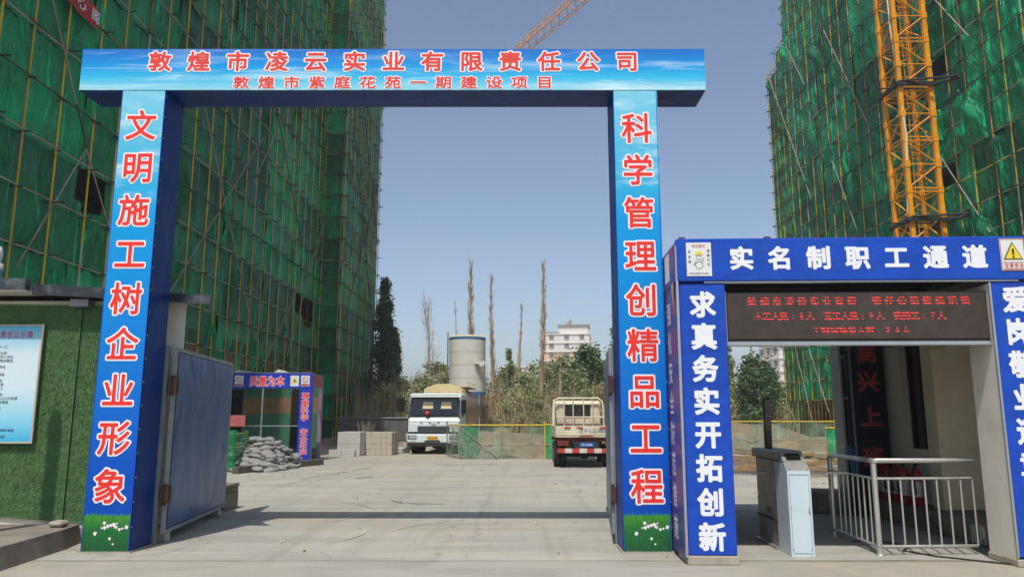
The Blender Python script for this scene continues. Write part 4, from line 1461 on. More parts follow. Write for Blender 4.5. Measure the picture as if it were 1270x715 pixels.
m = MB(); m.prism([(.13, 1.105), (.22, 1.163), (.215, 1.17), (.125, 1.112)], 'x', .05, .22); m.build('reader_window', 'black_plastic', TU)
MB().box(-.03, .3, .47, 1.38, 0.0, .03).build('foot_plate', 'steel_brushed', TU)
m = MB()
for k in range(4):
    m.box(.016, .0195, .75, .95, .40 + k * .02, .408 + k * .02)
m.build('vent_slots', 'sill_dark', TU)
m = MB()
for (z) in (.08, .55, 1.0):
    for x in (.03, .24):
        m.lathe([(.007, -.006), (.007, .002)], x, z, 8, axis='y')
m.build('pedestal_bolts', 'gal_steel', TU)
m = MB(); m.box(.02, .25, -.0035, .0, .93, .936); m.box(.02, .25, -.0035, .0, .035, .041); m.box(.02, .024, -.0035, 0, .042, .93); m.box(.246, .25, -.0035, 0, .042, .93); m.build('door_seam', 'gal_steel', TU)
m = MB(); m.lathe([(.012, -.02), (.012, .0)], .235, .52, 10, axis='y'); m.build('door_lock', 'steel', TU)
m = MB(); m.tube((-.6, .8, .9), (.02, .8, .9), .018, 8); m.tube((.27, .8, .9), (1.02, .8, .9), .018, 8); m.build('swing_arm', 'steel', TU)
MB().box(.08, .17, 1.05, 1.12, 1.2, 1.86, bev=.012).build('reader_post', 'black_plastic', TU)
rp_ = MB().box(.085, .165, 1.03, 1.049, 1.42, 1.84, bev=.004).build('face_reader', 'glass_dark', TU)
m = MB(); m.lathe([(.006, 1.026), (.008, 1.03)], .105, 1.62, 8, axis='y'); m.lathe([(.006, 1.026), (.008, 1.03)], .145, 1.62, 8, axis='y'); m.build('lens', 'lamp_clear', rp_)

# ------------------------------------------------------------------ railing
RA = thing('steel_railing', 'polished stainless steel guard railing with upright bars turning a corner in the passage', 'railing', (4.35, 9.34, 0))
for (x, y) in ((0, 0), (.06, 1.42)):
    m = MB(); m.tube((x, y, 0), (x, y, 1.06), .033, 12); m.build('post', 'steel', RA)
for (x, y) in ((0, 0), (.06, 1.42)):
    m = MB(); m.lathe([(.06, 0), (.06, .008), (.038, .02)], x, y, 16); m.lathe([(.037, .09), (.037, .11)], x, y, 12); m.build('post_foot', 'steel_brushed', RA)
MB().path([(1.25, 0.06, 1.09), (.05, .0, 1.09), (0.0, .02, 1.09), (.02, .4, 1.09), (.055, 1.34, 1.09), (.06, 1.42, 1.07), (.06, 1.43, 1.02)], .03, 10).build('handrail', 'steel', RA)
for z in (.88, .10):
    m = MB(); m.tube((.02, 0, z), (1.2, .05, z), .017, 8); m.tube((0, .03, z), (.06, 1.4, z), .017, 8); m.build('rail', 'steel', RA)
for k in range(8):
    x = .17 + k * .148
    m = MB(); m.tube((x, .006 + .04 * x, .1), (x, .006 + .04 * x, .88), .0125, 8); m.build('baluster', 'steel', RA)
for k in range(7):
    y = .17 + k * .165
    m = MB(); m.tube((.045 * y, y, .1), (.045 * y, y, .88), .0125, 8); m.build('baluster', 'steel', RA)
m = MB(); m.path([(4.45, 10.3, .012), (4.8, 10.35, .012), (5.0, 9.9, .012), (4.75, 9.6, .012), (4.95, 9.2, .012), (5.3, 8.9, .012), (5.7, 8.55, .012), (6.4, 8.1, .012)], .009, 6)
tag(m.build('power_cable', 'cable'), 'thin black cable snaking from the railing across the pavement', 'cable')

# ------------------------------------------------------------------ small booth at left
SB = thing('safety_booth', 'small blue site booth with red slogan characters at the foot of the left block', 'booth', (-7.5, 28.6, 0))
hd2 = MB().box(-4.4, 0, 0, .12, 2.68, 3.25, bev=.01).build('header', 'small_booth_blue', SB)
pl2 = MB().box(-.47, 0, 0.004, .13, 0, 2.678, bev=.01).build('pillar', 'small_booth_blue', SB)
MB().box(-4.4, -3.93, 0.004, .13, 0, 2.678, bev=.01).build('pillar', 'small_booth_blue', SB)
MB().box(-.02, .0, .13, 1.7, 2.72, 3.23).build('side_header', 'faded_pink', SB)
for i in range(7):
    MB().box(.002, .012, .25 + i * .2, .30 + i * .2, 2.76, 3.18).build('side_stripe', 'print_red', SB)
MB().box(-.14, 0, 1.56, 1.7, 0, 2.718).build('back_post', 'faded_pink', SB)
MB().box(-.02, .004, .135, .30, 0, 2.718).build('side_sheet', 'faded_pink', SB)
MB().box(-.09, -.05, .25, 1.56, 1.9, 1.96).build('side_rail', 'tan_block', SB)
MB().box(-1.1, -.5, 1.2, 1.25, 0, 2.7).build('dark_sheet', 'dark_inside', SB)  # near-black sheet set inside the side opening
MB().box(-4.4, -.1, 1.68, 1.72, 0, 2.75).build('back_sheet', 'booth_sheet', SB)
MB().box(-4.4, .0, .0, .14, 3.255, 3.28).build('top_trim', 'gal_steel', SB)
MB().box(-4.4, .0, 1.6, 1.7, 3.1, 3.2).build('back_beam', 'gal_steel', SB)
MB().box(-4.4, -3.15, 1.60, 1.66, 0, 2.7).build('dark_panel', 'dark_inside', SB)  # near-black panel covering the left end of the back sheet
MB().box(-1.86, -1.81, 0, .05, 0, 2.678).build('middle_post', 'silver_trim', SB)
MB().box(-3.9, -.48, .02, .06, 1.28, 1.32).build('middle_rail', 'silver_trim', SB)
m = MB(); m.add([(-3.0, .08, 3.27), (-2.9, .12, 3.38), (-2.4, .1, 3.32), (-2.2, .08, 3.27)], [(0, 1, 2), (0, 2, 3)])
m.add([(-1.5, .08, 3.27), (-1.35, .12, 3.40), (-1.1, .1, 3.35), (-.9, .08, 3.27)], [(0, 1, 2), (0, 2, 3)])
m.build('roof_rubble', 'pale_block', SB)
text_row('质量为本', -2.2, -1.2, 2.95, 0, .32, .40, 'letter_red', hd2, off=.015, outline='letter_outline', ooff=.055)
text_col('尊重科学 安全生产', -.235, 2.40, .28, .004, .30, .27, 'letter_red', pl2, off=.015, outline='letter_outline', ooff=.05)
for (x, kindm) in ((-3.2, 0), (-2.75, 0), (-.66, 1), (-.26, 2)):
    q = MB().box(x - .16, x + .16, -.012, -.002, 2.76, 3.16).build('picture_sign', 'paper_white', hd2)
    m = MB()
    if kindm == 1:
        m.add([(x - .12, -.015, 2.88), (x + .12, -.015, 2.88), (x, -.015, 3.11)], [(0, 1, 2)]); m.build('sign_triangle', 'print_yellow', q, fix=False)
        m = MB(); disc(m, x, 2.96, .03, .05, -.018); m.build('sign_symbol', 'print_black', q, fix=False)
    else:
        ringm(m, x, 3.0, .11, .085, -.015); m.tube((x - .07, -.015, 3.07), (x + .07, -.015, 2.93), .01, 4)
        m.build('sign_ring', 'print_black' if x < -3 else 'print_red', q, fix=False)
        m = MB().box(x - .14, x + .14, -.016, -.012, 2.78, 2.85); m.build('sign_strip', 'print_red', q)

# sandbags heaped before the booth
def pillow(seed):
    r = random.Random(seed)
    m = MB()
    nu, nv = 10, 6
    vs = []
    for j in range(nv + 1):
        ph = -pi / 2 + pi * j / nv
        for i in range(nu):
            th = 2 * pi * i / nu
            x = .27 * abs(cos(ph)) ** .6 * (1 if cos(th) > 0 else -1) * abs(cos(th)) ** .55
            y = .17 * abs(cos(ph)) ** .6 * (1 if sin(th) > 0 else -1) * abs(sin(th)) ** .55
            z = .075 * sin(ph) * (1.1 - .5 * (x / .27) ** 2)
            k = 1 + .25 * noise.noise((x * 8 + seed, y * 8, z * 8))
            vs.append((x * k, y * k, z * k + .02 * sin(x * 9 + seed)))
    fs = [(j * nu + i, j * nu + (i + 1) % nu, (j + 1) * nu + (i + 1) % nu, (j + 1) * nu + i) for j in range(nv) for i in range(nu)]
    m.add(vs, fs, 0, True)
    m.tube((.24, 0, .0), (.31, .01, .01), .025, 5, r2=.045)
    return m.mesh('sandbag', 'sandbag')
PB = [pillow(k) for k in range(5)]
cnt = 0
r = random.Random(12)
hx, hy = -8.1, 24.9
for lv in range(8):
    z = .06 + lv * .115
    k = 1 - lv / 9
    nx_, ny_ = int(5 * k + 1.5), int(9 * k + 1)
    for i in range(nx_):
        for j in range(ny_):
            if lv > 1 and (0 < i < nx_ - 1) and (0 < j < ny_ - 1) and lv < 6:
                continue
            x = hx + (i - (nx_ - 1) / 2) * .36 + r.uniform(-.07, .07)
            y = hy + (j - (ny_ - 1) / 2) * .36 + r.uniform(-.07, .07)
            o = put('sandbag', r.choice(PB), None, (x, y, z + r.uniform(-.02, .03)), (r.uniform(-.25, .25), r.uniform(-.25, .25), r.uniform(0, 3.1)))
            s_ = r.uniform(.85, 1.12); o.scale = (s_, s_, s_ * 1.1)
            tag(o, 'grey dusty sandbag lying in the heap before the small blue booth', 'sandbag', 'sandbags heaped before the small booth')
            cnt += 1
bmesh_ = MB().box(-.19, .19, -.1, .1, 0, .2, bev=.012).mesh('edging_block', 'dark_block')
for k in range(13):
    t = k / 12
    o = put('edging_block', bmesh_, None, (-7.95 + 1.3 * t, 22.6 + 4.0 * t, 0), (0, 0, 1.25 + r.uniform(-.08, .08)))
    tag(o, 'dark concrete block in the row edging the sandbag heap', 'concrete block', 'concrete blocks edging the sandbag heap')

def tube_frame(root, x0, x1, y0, y1, z, mt='barrier_yellow', rails=(1,)):
    for (x, y) in ((x0, y0), (x1, y0), (x1, y1), (x0, y1)):
        MB().tube((x, y, 0), (x, y, z + .1), .024, 6).build('post', mt, root)
    for q in rails:
        for (a, b) in (((x0, y0), (x1, y0)), ((x1, y0), (x1, y1)), ((x1, y1), (x0, y1)), ((x0, y1), (x0, y0))):
            MB().tube((a[0], a[1], z * q), (b[0], b[1], z * q), .022, 6).build('rail', mt, root)

def drape(pts, z0, z1, seed, st=.12, amp=.05):
    """net hung along a ground path"""
    m = MB()
    cols = []
    for (a, b) in zip(pts[:-1], pts[1:]):
        a, b = Vector(a), Vector(b)
        n = max(2, int((b - a).length / st))
        d = (b - a).normalized(); nn_ = Vector((d.y, -d.x))
        for i in range(n + (1 if b == Vector(pts[-1]) else 0)):
            cols.append((a + (b - a) * i / n, nn_))
    nz = 7
    vs = []
    for i, (p, nn_) in enumerate(cols):
        for j in range(nz + 1):
            t = j / nz
            o_ = amp * (noise.noise((i * .4, t * 2.5, seed)) * 2 + .5 * sin(i * 1.3 + seed)) * (1 - t * .6)
            vs.append((p.x + nn_.x * o_, p.y + nn_.y * o_, z0 + (z1 - z0) * t + (.04 * sin(i * .9) if j == nz else 0)))
    n = nz + 1
    fs = [(i * n + j, (i + 1) * n + j, (i + 1) * n + j + 1, i * n + j + 1) for i in range(len(cols) - 1) for j in range(nz)]
    return m.add(vs, fs, 0, True)

NB = thing('netted_guard', 'small square guard of yellow tubes wrapped in bright green net beside the sandbags', 'guard frame', (-9.5, 23.2, 0))
tube_frame(NB, 0, 1.15, 0, 1.1, 1.1, rails=(.18, .62, 1))
drape([(0, -.04), (1.19, -.04), (1.19, 1.1)], .02, 1.2, 3).build('net', 'net_fresh', NB, fix=False)
NP = thing('notice_stand', 'small faded pink notice panel above the green netted guard', 'sign', (-9.1, 24.6, 0))
MB().box(0, .55, 0, .03, 1.32, 1.68).build('panel', 'pink_notice', NP)
m = MB(); m.tube((.05, .05, 0), (.05, .05, 1.68), .02, 6); m.tube((.05, .05, .4), (.5, .05, .4), .015, 6); m.tube((.5, .05, 0), (.5, .05, 1.68), .02, 6); m.build('stand', 'tube_rust', NP)

# stacks of aerated concrete blocks
def block_stack(name, label, x, y, rz, nx, ny, nz, bx, by, bz, mt, mt2='pale_block'):
    t = thing(name, label, 'block stack', (x, y, 0), rz)
    me = MB().box(.003, bx - .003, .003, by - .003, .002, bz - .002, bev=.007).mesh('block', mt)
    for k in range(nz):
        for j in range(ny):
            for i in range(nx):
                if 0 < i < nx - 1 and 0 < j < ny - 1 and k < nz - 1:
                    continue
                put('block', me, t, (i * bx + rnd.uniform(-.006, .006), j * by + rnd.uniform(-.012, .012), k * bz))
    return t
block_stack('block_stack', 'left stack of pale grey aerated blocks beside the small booth', -7.45, 32.9, -.12, 2, 4, 2, .5, .32, .5, 'pale_block')
block_stack('block_stack', 'right stack of cream blocks in neat courses left of the cement truck', -6.35, 33.5, -.08, 5, 4, 4, .23, .32, .245, 'tan_block')
block_stack('block_stack', 'low row of grey blocks at the foot of the left block stack', -7.65, 32.3, -.12, 2, 1, 1, .55, .25, .28, 'pale_block')
for k in range(11):
    me = MB().box(-.2, .2, -.12, .12, 0, .22, bev=.015).mesh('broken_block', 'pale_block') if k == 0 else me
    q = [(-5.05, 35.5, 0), (-4.85, 35.9, 0), (-4.6, 35.6, 0), (-4.75, 36.2, 0), (-5.2, 36.3, 0), (-4.85, 35.9, .22), (-4.7, 35.75, .44), (-4.45, 36.0, 0), (-5.3, 35.8, 0), (-4.72, 35.8, .66), (-4.55, 35.7, .22)][k]
    o = put('broken_block', me, None, q, (0, 0, rnd.uniform(0, 3)))
    tag(o, 'loose pale building block in the small pile left of the cement truck', 'block', 'loose blocks left of the truck')
# bundle of brooms / sticks standing behind the stacks
BB = thing('stick_bundle', 'upright bundle of thin sticks fanning out above the block stacks', 'bundle', (-6.95, 36.5, 0))
for k in range(22):
    a = k * 2.39
    rr = .08 + .3 * (k / 22)
    MB().tube((rr * .4 * cos(a), rr * .4 * sin(a), 0), (rr * 1.25 * cos(a), rr * 1.25 * sin(a), 1.35 + .1 * sin(k * 3)), .014, 4).build('stick', 'wood_grey', BB, fix=False)
MB().lathe([(.2, .75), (.22, .85)], 0, 0, 12).build('tie', 'tube_rust', BB)

# ------------------------------------------------------------------ cement tanker
TK = thing('cement_truck', 'white cab cement tanker truck parked facing the gate beside the silo', 'truck', (-3.5, 34.3, 0), -.065)
W2 = 1.18
m = MB()
# cab shell from a side profile (y forward is negative)
prof = [(0.0, .48), (0.0, 1.42), (.16, 1.62), (.36, 2.55), (.55, 2.70), (2.0, 2.72), (2.05, .9), (1.9, .55)]
m.prism(prof, 'x', -W2, W2)
cab = m.build('cab', 'truck_white', TK)
md = cab.modifiers.new('bevel', 'BEVEL'); md.width = .11; md.segments = 4
def slope_y(z):   # windscreen plane
    return .16 + (z - 1.62) / (2.55 - 1.62) * .20
m = MB(); m.add([(-1.17, slope_y(1.56) - .006, 1.56), (1.17, slope_y(1.56) - .006, 1.56), (1.12, slope_y(2.53) - .006, 2.53), (-1.12, slope_y(2.53) - .006, 2.53)], [(0, 1, 2, 3)]); m.build('windscreen_frame', 'sill_dark', TK, fix=False)
m = MB(); m.add([(-1.08, slope_y(1.66) - .012, 1.66), (1.08, slope_y(1.66) - .012, 1.66), (1.02, slope_y(2.5) - .012, 2.5), (-1.02, slope_y(2.5) - .012, 2.5),
                 (-1.08, slope_y(1.66) + .01, 1.66), (1.08, slope_y(1.66) + .01, 1.66), (1.02, slope_y(2.5) + .01, 2.5), (-1.02, slope_y(2.5) + .01, 2.5)],
                [(0, 1, 2, 3), (0, 4, 5, 1), (1, 5, 6, 2), (2, 6, 7, 3), (3, 7, 4, 0)]); m.build('windscreen', 'glass_dark', TK)
# cream patches on the windscreen, painted as bright rear windows showing through
for x in (-.62, .12):
    MB().box(x, x + .6, .12 + .135, .12 + .137, 2.05, 2.35)
for x in (-.55, .28):
    m = MB()
    m.add([(x, slope_y(2.0) - .02, 2.0), (x + .48, slope_y(2.0) - .02, 2.0), (x + .46, slope_y(2.3) - .02, 2.3), (x + .02, slope_y(2.3) - .02, 2.3)], [(0, 1, 2, 3)])
    m.build('rear_window_glimpse', 'truck_cream', TK, fix=False)
m = MB()
for (a, b) in ((-.95, -.25), (-.2, .45), (.4, 1.0)):
    m.tube((a, slope_y(1.68) - .04, 1.66), (b, slope_y(1.78) - .04, 1.78), .012, 5)
m.build('wiper', 'rubber', TK)
m = MB(); m.lathe([(.01, .02), (.08, .0), (.1, .07), (.08, .14), (.01, .17)], -.3, .05, 12)
bl = m.build('balloon', 'balloon', TK); bl.location = (0, 0, 1.72)
MB().box(-.72, .72, -.02, .02, 1.0, 1.23, bev=.01).build('grille', 'sill_dark', TK)
m = MB()
for k in range(4):
    m.box(-.70, .70, -.03, -.021, 1.03 + k * .05, 1.038 + k * .05)
m.build('grille_bar', 'gal_steel', TK)
MB().box(-1.15, 1.15, -.025, .01, .90, .96).build('seam', 'sill_dark', TK)
MB().box(-1.18, 1.18, -.09, .05, .50, .88, bev=.04).build('bumper', 'truck_white', TK)
MB().box(-1.12, 1.12, -.06, .1, .34, .495, bev=.03).build('lower_bumper', 'sill_dark', TK)
MB().box(-.38, .32, -.1, -.091, .52, .61).build('lower_grille', 'sill_dark', TK)
MB().box(-1.1, 1.1, -.005, .2, 2.56, 2.66, bev=.03).build('sun_visor', 'truck_white', TK)
for sx_ in (-1, 1):
    MB().box(sx_ * .93 - .2, sx_ * .93 + .2, -.1, -.086, .66, .84).build('headlight_surround', 'sill_dark', TK)
MB().box(-1.19, -1.17, .02, .5, .95, 1.5).build('corner_vent', 'sill_dark', TK)
m = MB()
for z in (1.455, .97):
    m.box(-1.14, 1.14, -.0155, .0, z, z + .012)
m.build('panel_gap', 'sill_dark', TK)
np_ = MB().box(-.26, .22, -.105, -.091, .63, .79).build('number_plate', 'plate_yellow', TK)
strip('甘F·C3281', (-.02, -.106, .71), .10, 'print_black', np_, off=.01)
for x in (-1.1, .72):
    MB().box(x + .02, x + .36, -.112, -.101, .69, .81).build('headlight', 'lamp_clear', TK)
    MB().box(x + .05, x + .33, -.1, -.088, .52, .60).build('fog_lamp', 'lamp_clear', TK)
text_row('CAMC', -.55, .6, 1.39, -.004, .17, .13, 'camc_green', TK, off=.03, lift=.01)
m = MB(); ringm(m, -.05, 1.31, .05, .035, -.0); ringm(m, .05, 1.31, .05, .035, -.0)
b_ = m.build('badge', 'sill_dark', TK, fix=False); b_.location = (0, -.018, 0)
strip('华菱汽车', (.0, .40, 2.62), .11, 'silo_blue', TK, off=.02)
for (sx_, ln) in ((-1, .16), (1, .12)):
    m = MB(); m.tube((sx_ * 1.15, .25, 2.3), (sx_ * (1.3 + ln), .1, 2.35), .02, 6); m.box(sx_ * (1.36 + ln) - .16, sx_ * (1.36 + ln) + .16, .06, .2, 1.85, 2.5, bev=.03) if sx_ < 0 else m.box(1.2, 1.42, .25, .35, 1.75, 2.4, bev=.03)
    m.build('wing_mirror', 'black_plastic', TK)
MB().box(W2 + .002, W2 + .012, .55, 1.4, 1.62, 2.4).build('side_window', 'glass_dark', TK)
MB().box(-W2 - .012, -W2 - .002, .55, 1.4, 1.62, 2.4).build('side_window', 'glass_dark', TK)
def wheel(root, x, y, r_=.5, wdt=.28):
    m = MB(); m.lathe([(r_ * .6, x - wdt / 2), (r_ * .97, x - wdt / 2 + .01), (r_, x - wdt / 2 + .05), (r_, x + wdt / 2 - .05), (r_ * .97, x + wdt / 2 - .01), (r_ * .6, x + wdt / 2)], y, r_, 24, axis='x')
    t = m.build('tyre', 'rubber', root)
    m = MB(); m.lathe([(r_ * .58, x - wdt / 2 - .005), (r_ * .3, x - wdt / 2 + .08), (r_ * .3, x + wdt / 2 - .08), (r_ * .58, x + wdt / 2 + .005)], y, r_, 18, axis='x')
    m.build('rim', 'gal_steel', t)
for y in (.95, 2.6, 6.6, 7.8):
    for x in (-.98, .98):
        wheel(TK, x, y)
m = MB()
for x in (-.5, .38):
    m.box(x, x + .12, .3, 8.6, .62, .88)
for y in (2.3, 4.5, 6.5, 8.4):
    m.box(-.38, .38, y, y + .15, .64, .86)
m.build('chassis', 'sill_dark', TK)
m = MB(); m.lathe([(.1, 2.25), (.8, 2.3), (1.08, 2.6), (1.18, 3.4), (1.18, 7.6), (1.05, 8.3), (.8, 8.5), (.1, 8.55)], .1, 2.0, 28, axis='y')
m.build('tank', 'tank', TK)
m = MB(); m.prism([(-.95, 2.6), (1.05, 2.6), (.95, 2.98), (.35, 3.2), (-.3, 3.2), (-.85, 3.0)], 'y', 2.35, 3.6)
m.build('hopper_top', 'truck_cream', TK)
m = MB()
m.box(.5, 1.05, 3.62, 7.8, 3.1, 3.15)
for k in range(8):
    m.tube((1.03, 3.7 + k * .55, 3.12), (1.03, 3.7 + k * .55, 3.36), .015, 4)
m.tube((1.03, 3.7, 3.36), (1.03, 7.6, 3.36), .015, 4)
m.build('top_walkway', 'truck_cream', TK)
m = MB(); m.box(-.6, .6, 2.12, 2.3, .9, 2.6); m.build('cab_rear_frame', 'truck_cream', TK)

# ------------------------------------------------------------------ pickup (small flatbed)
PK = thing('flatbed_truck', 'small worn cream flatbed truck seen from behind with red and white bumper', 'truck', (2.42, 25.0, 0))
hw = .98
MB().box(-hw, hw, .0, .06, .97, 1.33, bev=.012).build('tailgate', 'pickup_cream', PK)
tgp = [c for c in PK.children if c.name.startswith('tailgate')][0]
strip('甘F·L0885', (.18, -.002, 1.185), .17, 'silo_blue', tgp, off=.01, wd=.23)
m = MB()
for x in (-.93, -.3, .3, .86):
    m.box(x, x + .06, -.02, -.001, .98, 1.32)
m.box(-hw, hw, -.018, -.001, 1.045, 1.06)
m.build('tailgate_ribs', 'pickup_cream', tgp)
m = MB()
for x in (-.72, -.32, .42):
    m.box(x, x + .2, -.024, -.001, 1.25, 1.31)
m.box(-.25, .2, -.021, -.001, 1.005, 1.03)
m.build('reflector', 'stripe_red', tgp)
for (xa, xb) in ((-hw - .02, -hw + .03), (hw - .03, hw + .02)):
    MB().box(xa, xb, .07, 3.1, .97, 1.33).build('side_board', 'pickup_cream', PK)
MB().box(-hw + .031, hw - .031, .061, 3.1, .92, .968).build('bed_floor', 'rust_red', PK)
MB().box(-hw, hw, .1, 3.2, .84, .918).build('bed_frame', 'rust_red', PK)
m = MB()
for k in range(8):
    x0_, x1_ = -.95 + k * .2375, -.95 + (k + 1) * .2375
    m.box(x0_ + .001, x1_ - .001, -.06, .0, .48, .62, mi=k % 2)
m.build('bumper', ['stripe_red', 'stripe_white'], PK)
for x in (-.95, .58):
    MB().box(x, x + .37, .0, .06, .70, .86, bev=.01).build('tail_light', 'rust_red', PK)
q = MB().box(-.24, .24, -.02, .0, .67, .81).build('number_plate', 'plate_blue', PK)
strip('甘F·L0885', (0, -.021, .74), .085, 'letter_white', q, off=.01)
MB().box(-.4, .4, .02, .1, .63, .83).build('plate_bracket', 'sill_dark', PK)
for x in (-.82, .82):
    for dx in (-.11, .11):
        wheel(PK, x + dx * (1 if x > 0 else -1), .85, .38, .2)
    wheel(PK, x, 3.65, .38, .2)
m = MB()
for x in (-.42, .34):
    m.box(x, x + .08, .2, 4.2, .5, .72)
m.lathe([(.02, .65), (.14, .7), (.16, .85), (.14, 1.0), (.02, 1.05)], 0, .4, 14, axis='y')
m.tube((-.8, .85, .38), (.8, .85, .38), .06, 8)
m.build('chassis', 'sill_dark', PK)
m = MB(); m.prism([(3.2, .75), (4.75, .6), (4.75, 1.3), (4.4, 2.16), (4.1, 2.22), (3.25, 2.22), (3.2, 2.1)], 'x', -.84, .84)
cb2 = m.build('cab', 'pickup_cream', PK); md = cb2.modifiers.new('bevel', 'BEVEL'); md.width = .09; md.segments = 3
m = MB(); m.box(-.42, .42, 3.165, 3.195, 1.66, 2.02, bev=.012); m.build('rear_window', 'glass_dark', PK)
m = MB(); m.box(-.46, .46, 3.172, 3.198, 1.62, 2.06, bev=.01); m.build('window_seal', 'rubber', PK)
# tubular rack behind the cab
m = MB()
m.path([(-.93, 3.05, 1.3), (-.92, 3.05, 1.9), (-.88, 3.05, 2.2), (-.72, 3.05, 2.3), (.72, 3.05, 2.3), (.88, 3.05, 2.2), (.92, 3.05, 1.9), (.93, 3.05, 1.3)], .035, 8)
for x in (-.52, -.18, .2, .52):
    m.tube((x, 3.05, 1.3), (x, 3.05, 2.29), .025, 6)
m.tube((-.92, 3.05, 1.62), (.92, 3.05, 1.62), .025, 6)
m.path([(-.93, 2.3, 1.3), (-.92, 2.4, 1.85), (-.9, 2.75, 2.2), (-.88, 3.05, 2.25)], .028, 6)
m.build('rack', 'pickup_cream', PK)

# ------------------------------------------------------------------ netted excavation barrier and mound
def barrier(name, label, pts, z, net, posts, low=.55, seed=1, mats_=('barrier_yellow', 'net_barrier')):
    t = thing(name, label, 'barrier', (pts[0][0], pts[0][1], 0))
    o = Vector(pts[0])
    pts = [Vector(p) - o for p in pts]
    for (a, b) in zip(pts[:-1], pts[1:]):
        L = (b - a).length; n = max(1, round(L / posts))
        for i in range(n):
            p = a + (b - a) * i / n
            MB().tube((p.x, p.y, 0), (p.x, p.y, z + .12), .024, 6).build('post', 'tube_pale', t)
        for h in (z, low):
            MB().tube((a.x, a.y, h), (b.x, b.y, h), .03 if h == z else .02, 6).build('rail', mats_[0] if h == z else 'tube_pale', t)
    MB().tube((pts[-1].x, pts[-1].y, 0), (pts[-1].x, pts[-1].y, z + .12), .028, 6).build('post', mats_[0], t)
    drape([tuple(p) for p in pts], .03, z - .03, seed, st=.25, amp=.07).build('net', mats_[1], t, fix=False)
    return t
B1 = barrier('netted_barrier', 'low barrier of yellow rails and green netting round a pit between the trucks', [(-2.75, 32.6), (-2.1, 30.4), (1.3, 30.4)], 1.31, None, 1.7)
for (a, b) in (((.2, -.3, 1.25), (1.1, -1.9, .1)), ((.9, -1.9, 1.3), (.15, -1.2, .1)), ((.6, -2.2, 1.3), (2.2, -2.3, .05)), ((1.4, -2.3, .05), (.2, -.9, 1.2))):
    MB().tube(a, b, .022, 6).build('brace', 'tube_pale', B1, fix=False)
B2 = barrier('netted_barrier', 'bright green netted barrier section just left of the flatbed truck', [(1.32, 30.4), (1.95, 30.0), (3.2, 30.0)], 1.33, None, 1.0, mats_=('barrier_yellow', 'net_fresh'), seed=5)
g1 = thing('hung_net', 'bright green net hung inside the left corner of the low barrier', 'net', (-2.1, 31.2, 0))
drape([(0, 0), (.7, .3)], .1, 1.25, 8, amp=.1).build('net', 'net_fresh', g1, fix=False)
B3 = barrier('netted_barrier', 'long yellow railed netted barrier seen through the worker passage', [(8.6, 36.7), (15.4, 36.7)], 1.42, None, 1.9, seed=9)
B4 = barrier('netted_barrier', 'short green netted yellow guard before the right block, seen left of the slogan column', [(14.0, 34.4), (15.6, 34.4)], 1.15, None, .8, seed=4, mats_=('barrier_yellow', 'net_fresh'))
def mound(name, label, cx, cy, rx, ry, h, seed, mt='dirt_mound'):
    m = MB(); n = 30
    vs = []
    for j in range(n + 1):
        for i in range(n + 1):
            u, v = i / n * 2 - 1, j / n * 2 - 1
            d = u * u + v * v
            z = max(-.04, h * (1 - d) * (1 + .5 * noise.noise((u * 2.5, v * 2.5, seed))) + .12 * noise.noise((u * 9, v * 9, seed))) if d < 1.1 else -.04
            vs.append((cx + u * rx, cy + v * ry, z))
    m.add(vs, [(j * (n + 1) + i, j * (n + 1) + i + 1, (j + 1) * (n + 1) + i + 1, (j + 1) * (n + 1) + i) for j in range(n) for i in range(n)], 0, True)
    o = m.build(name, mt, fix=False)
    return kind(o, 'stuff', label, 'soil')
mound('dirt_mound', 'heap of dug brown earth behind the low netted barrier', -.2, 33.4, 2.1, 2.4, .95, 2)
mound('dirt_mound', 'long bank of brown earth beyond the worker passage', 12, 41.5, 6.5, 3.5, 1.15, 6)
mound('dirt_mound', 'low earth bank at the foot of the thicket', -1, 47, 14, 4, .7, 7)

# timber lying beyond the passage
r = random.Random(77)
for k in range(46):
    L = r.uniform(1.2, 3.2)
    me = MB().box(-L / 2, L / 2, -.05, .05, 0, .06).mesh('timber', r.choice(['wood', 'wood', 'wood_grey']))
    o = put('timber', me, None, (r.uniform(6.1, 10.2), r.uniform(21.5, 27.5), r.uniform(.0, .45)), (r.uniform(-.05, .05), r.uniform(-.08, .08), r.uniform(-.5, .5)))
    tag(o, 'used timber batten in the loose pile seen through the worker passage', 'timber', 'timber battens piled beyond the passage')

# grey hoarding far left behind the truck
HO = thing('hoarding', 'low dark grey board fence behind the cement truck', 'fence', (-10, 44, 0))
me = MB().box(.01, .58, 0, .05, .05, 1.55).mesh('board', 'hoarding')
for k in range(11):
    put('board', me, HO, (k * .6, rnd.uniform(-.01, .01), 0))
m = MB(); m.tube((0, -.04, 1.58), (6.6, -.04, 1.58), .03, 6); m.tube((0, -.04, .2), (6.6, -.04, .2), .03, 6); m.build('rail', 'gal_steel', HO)

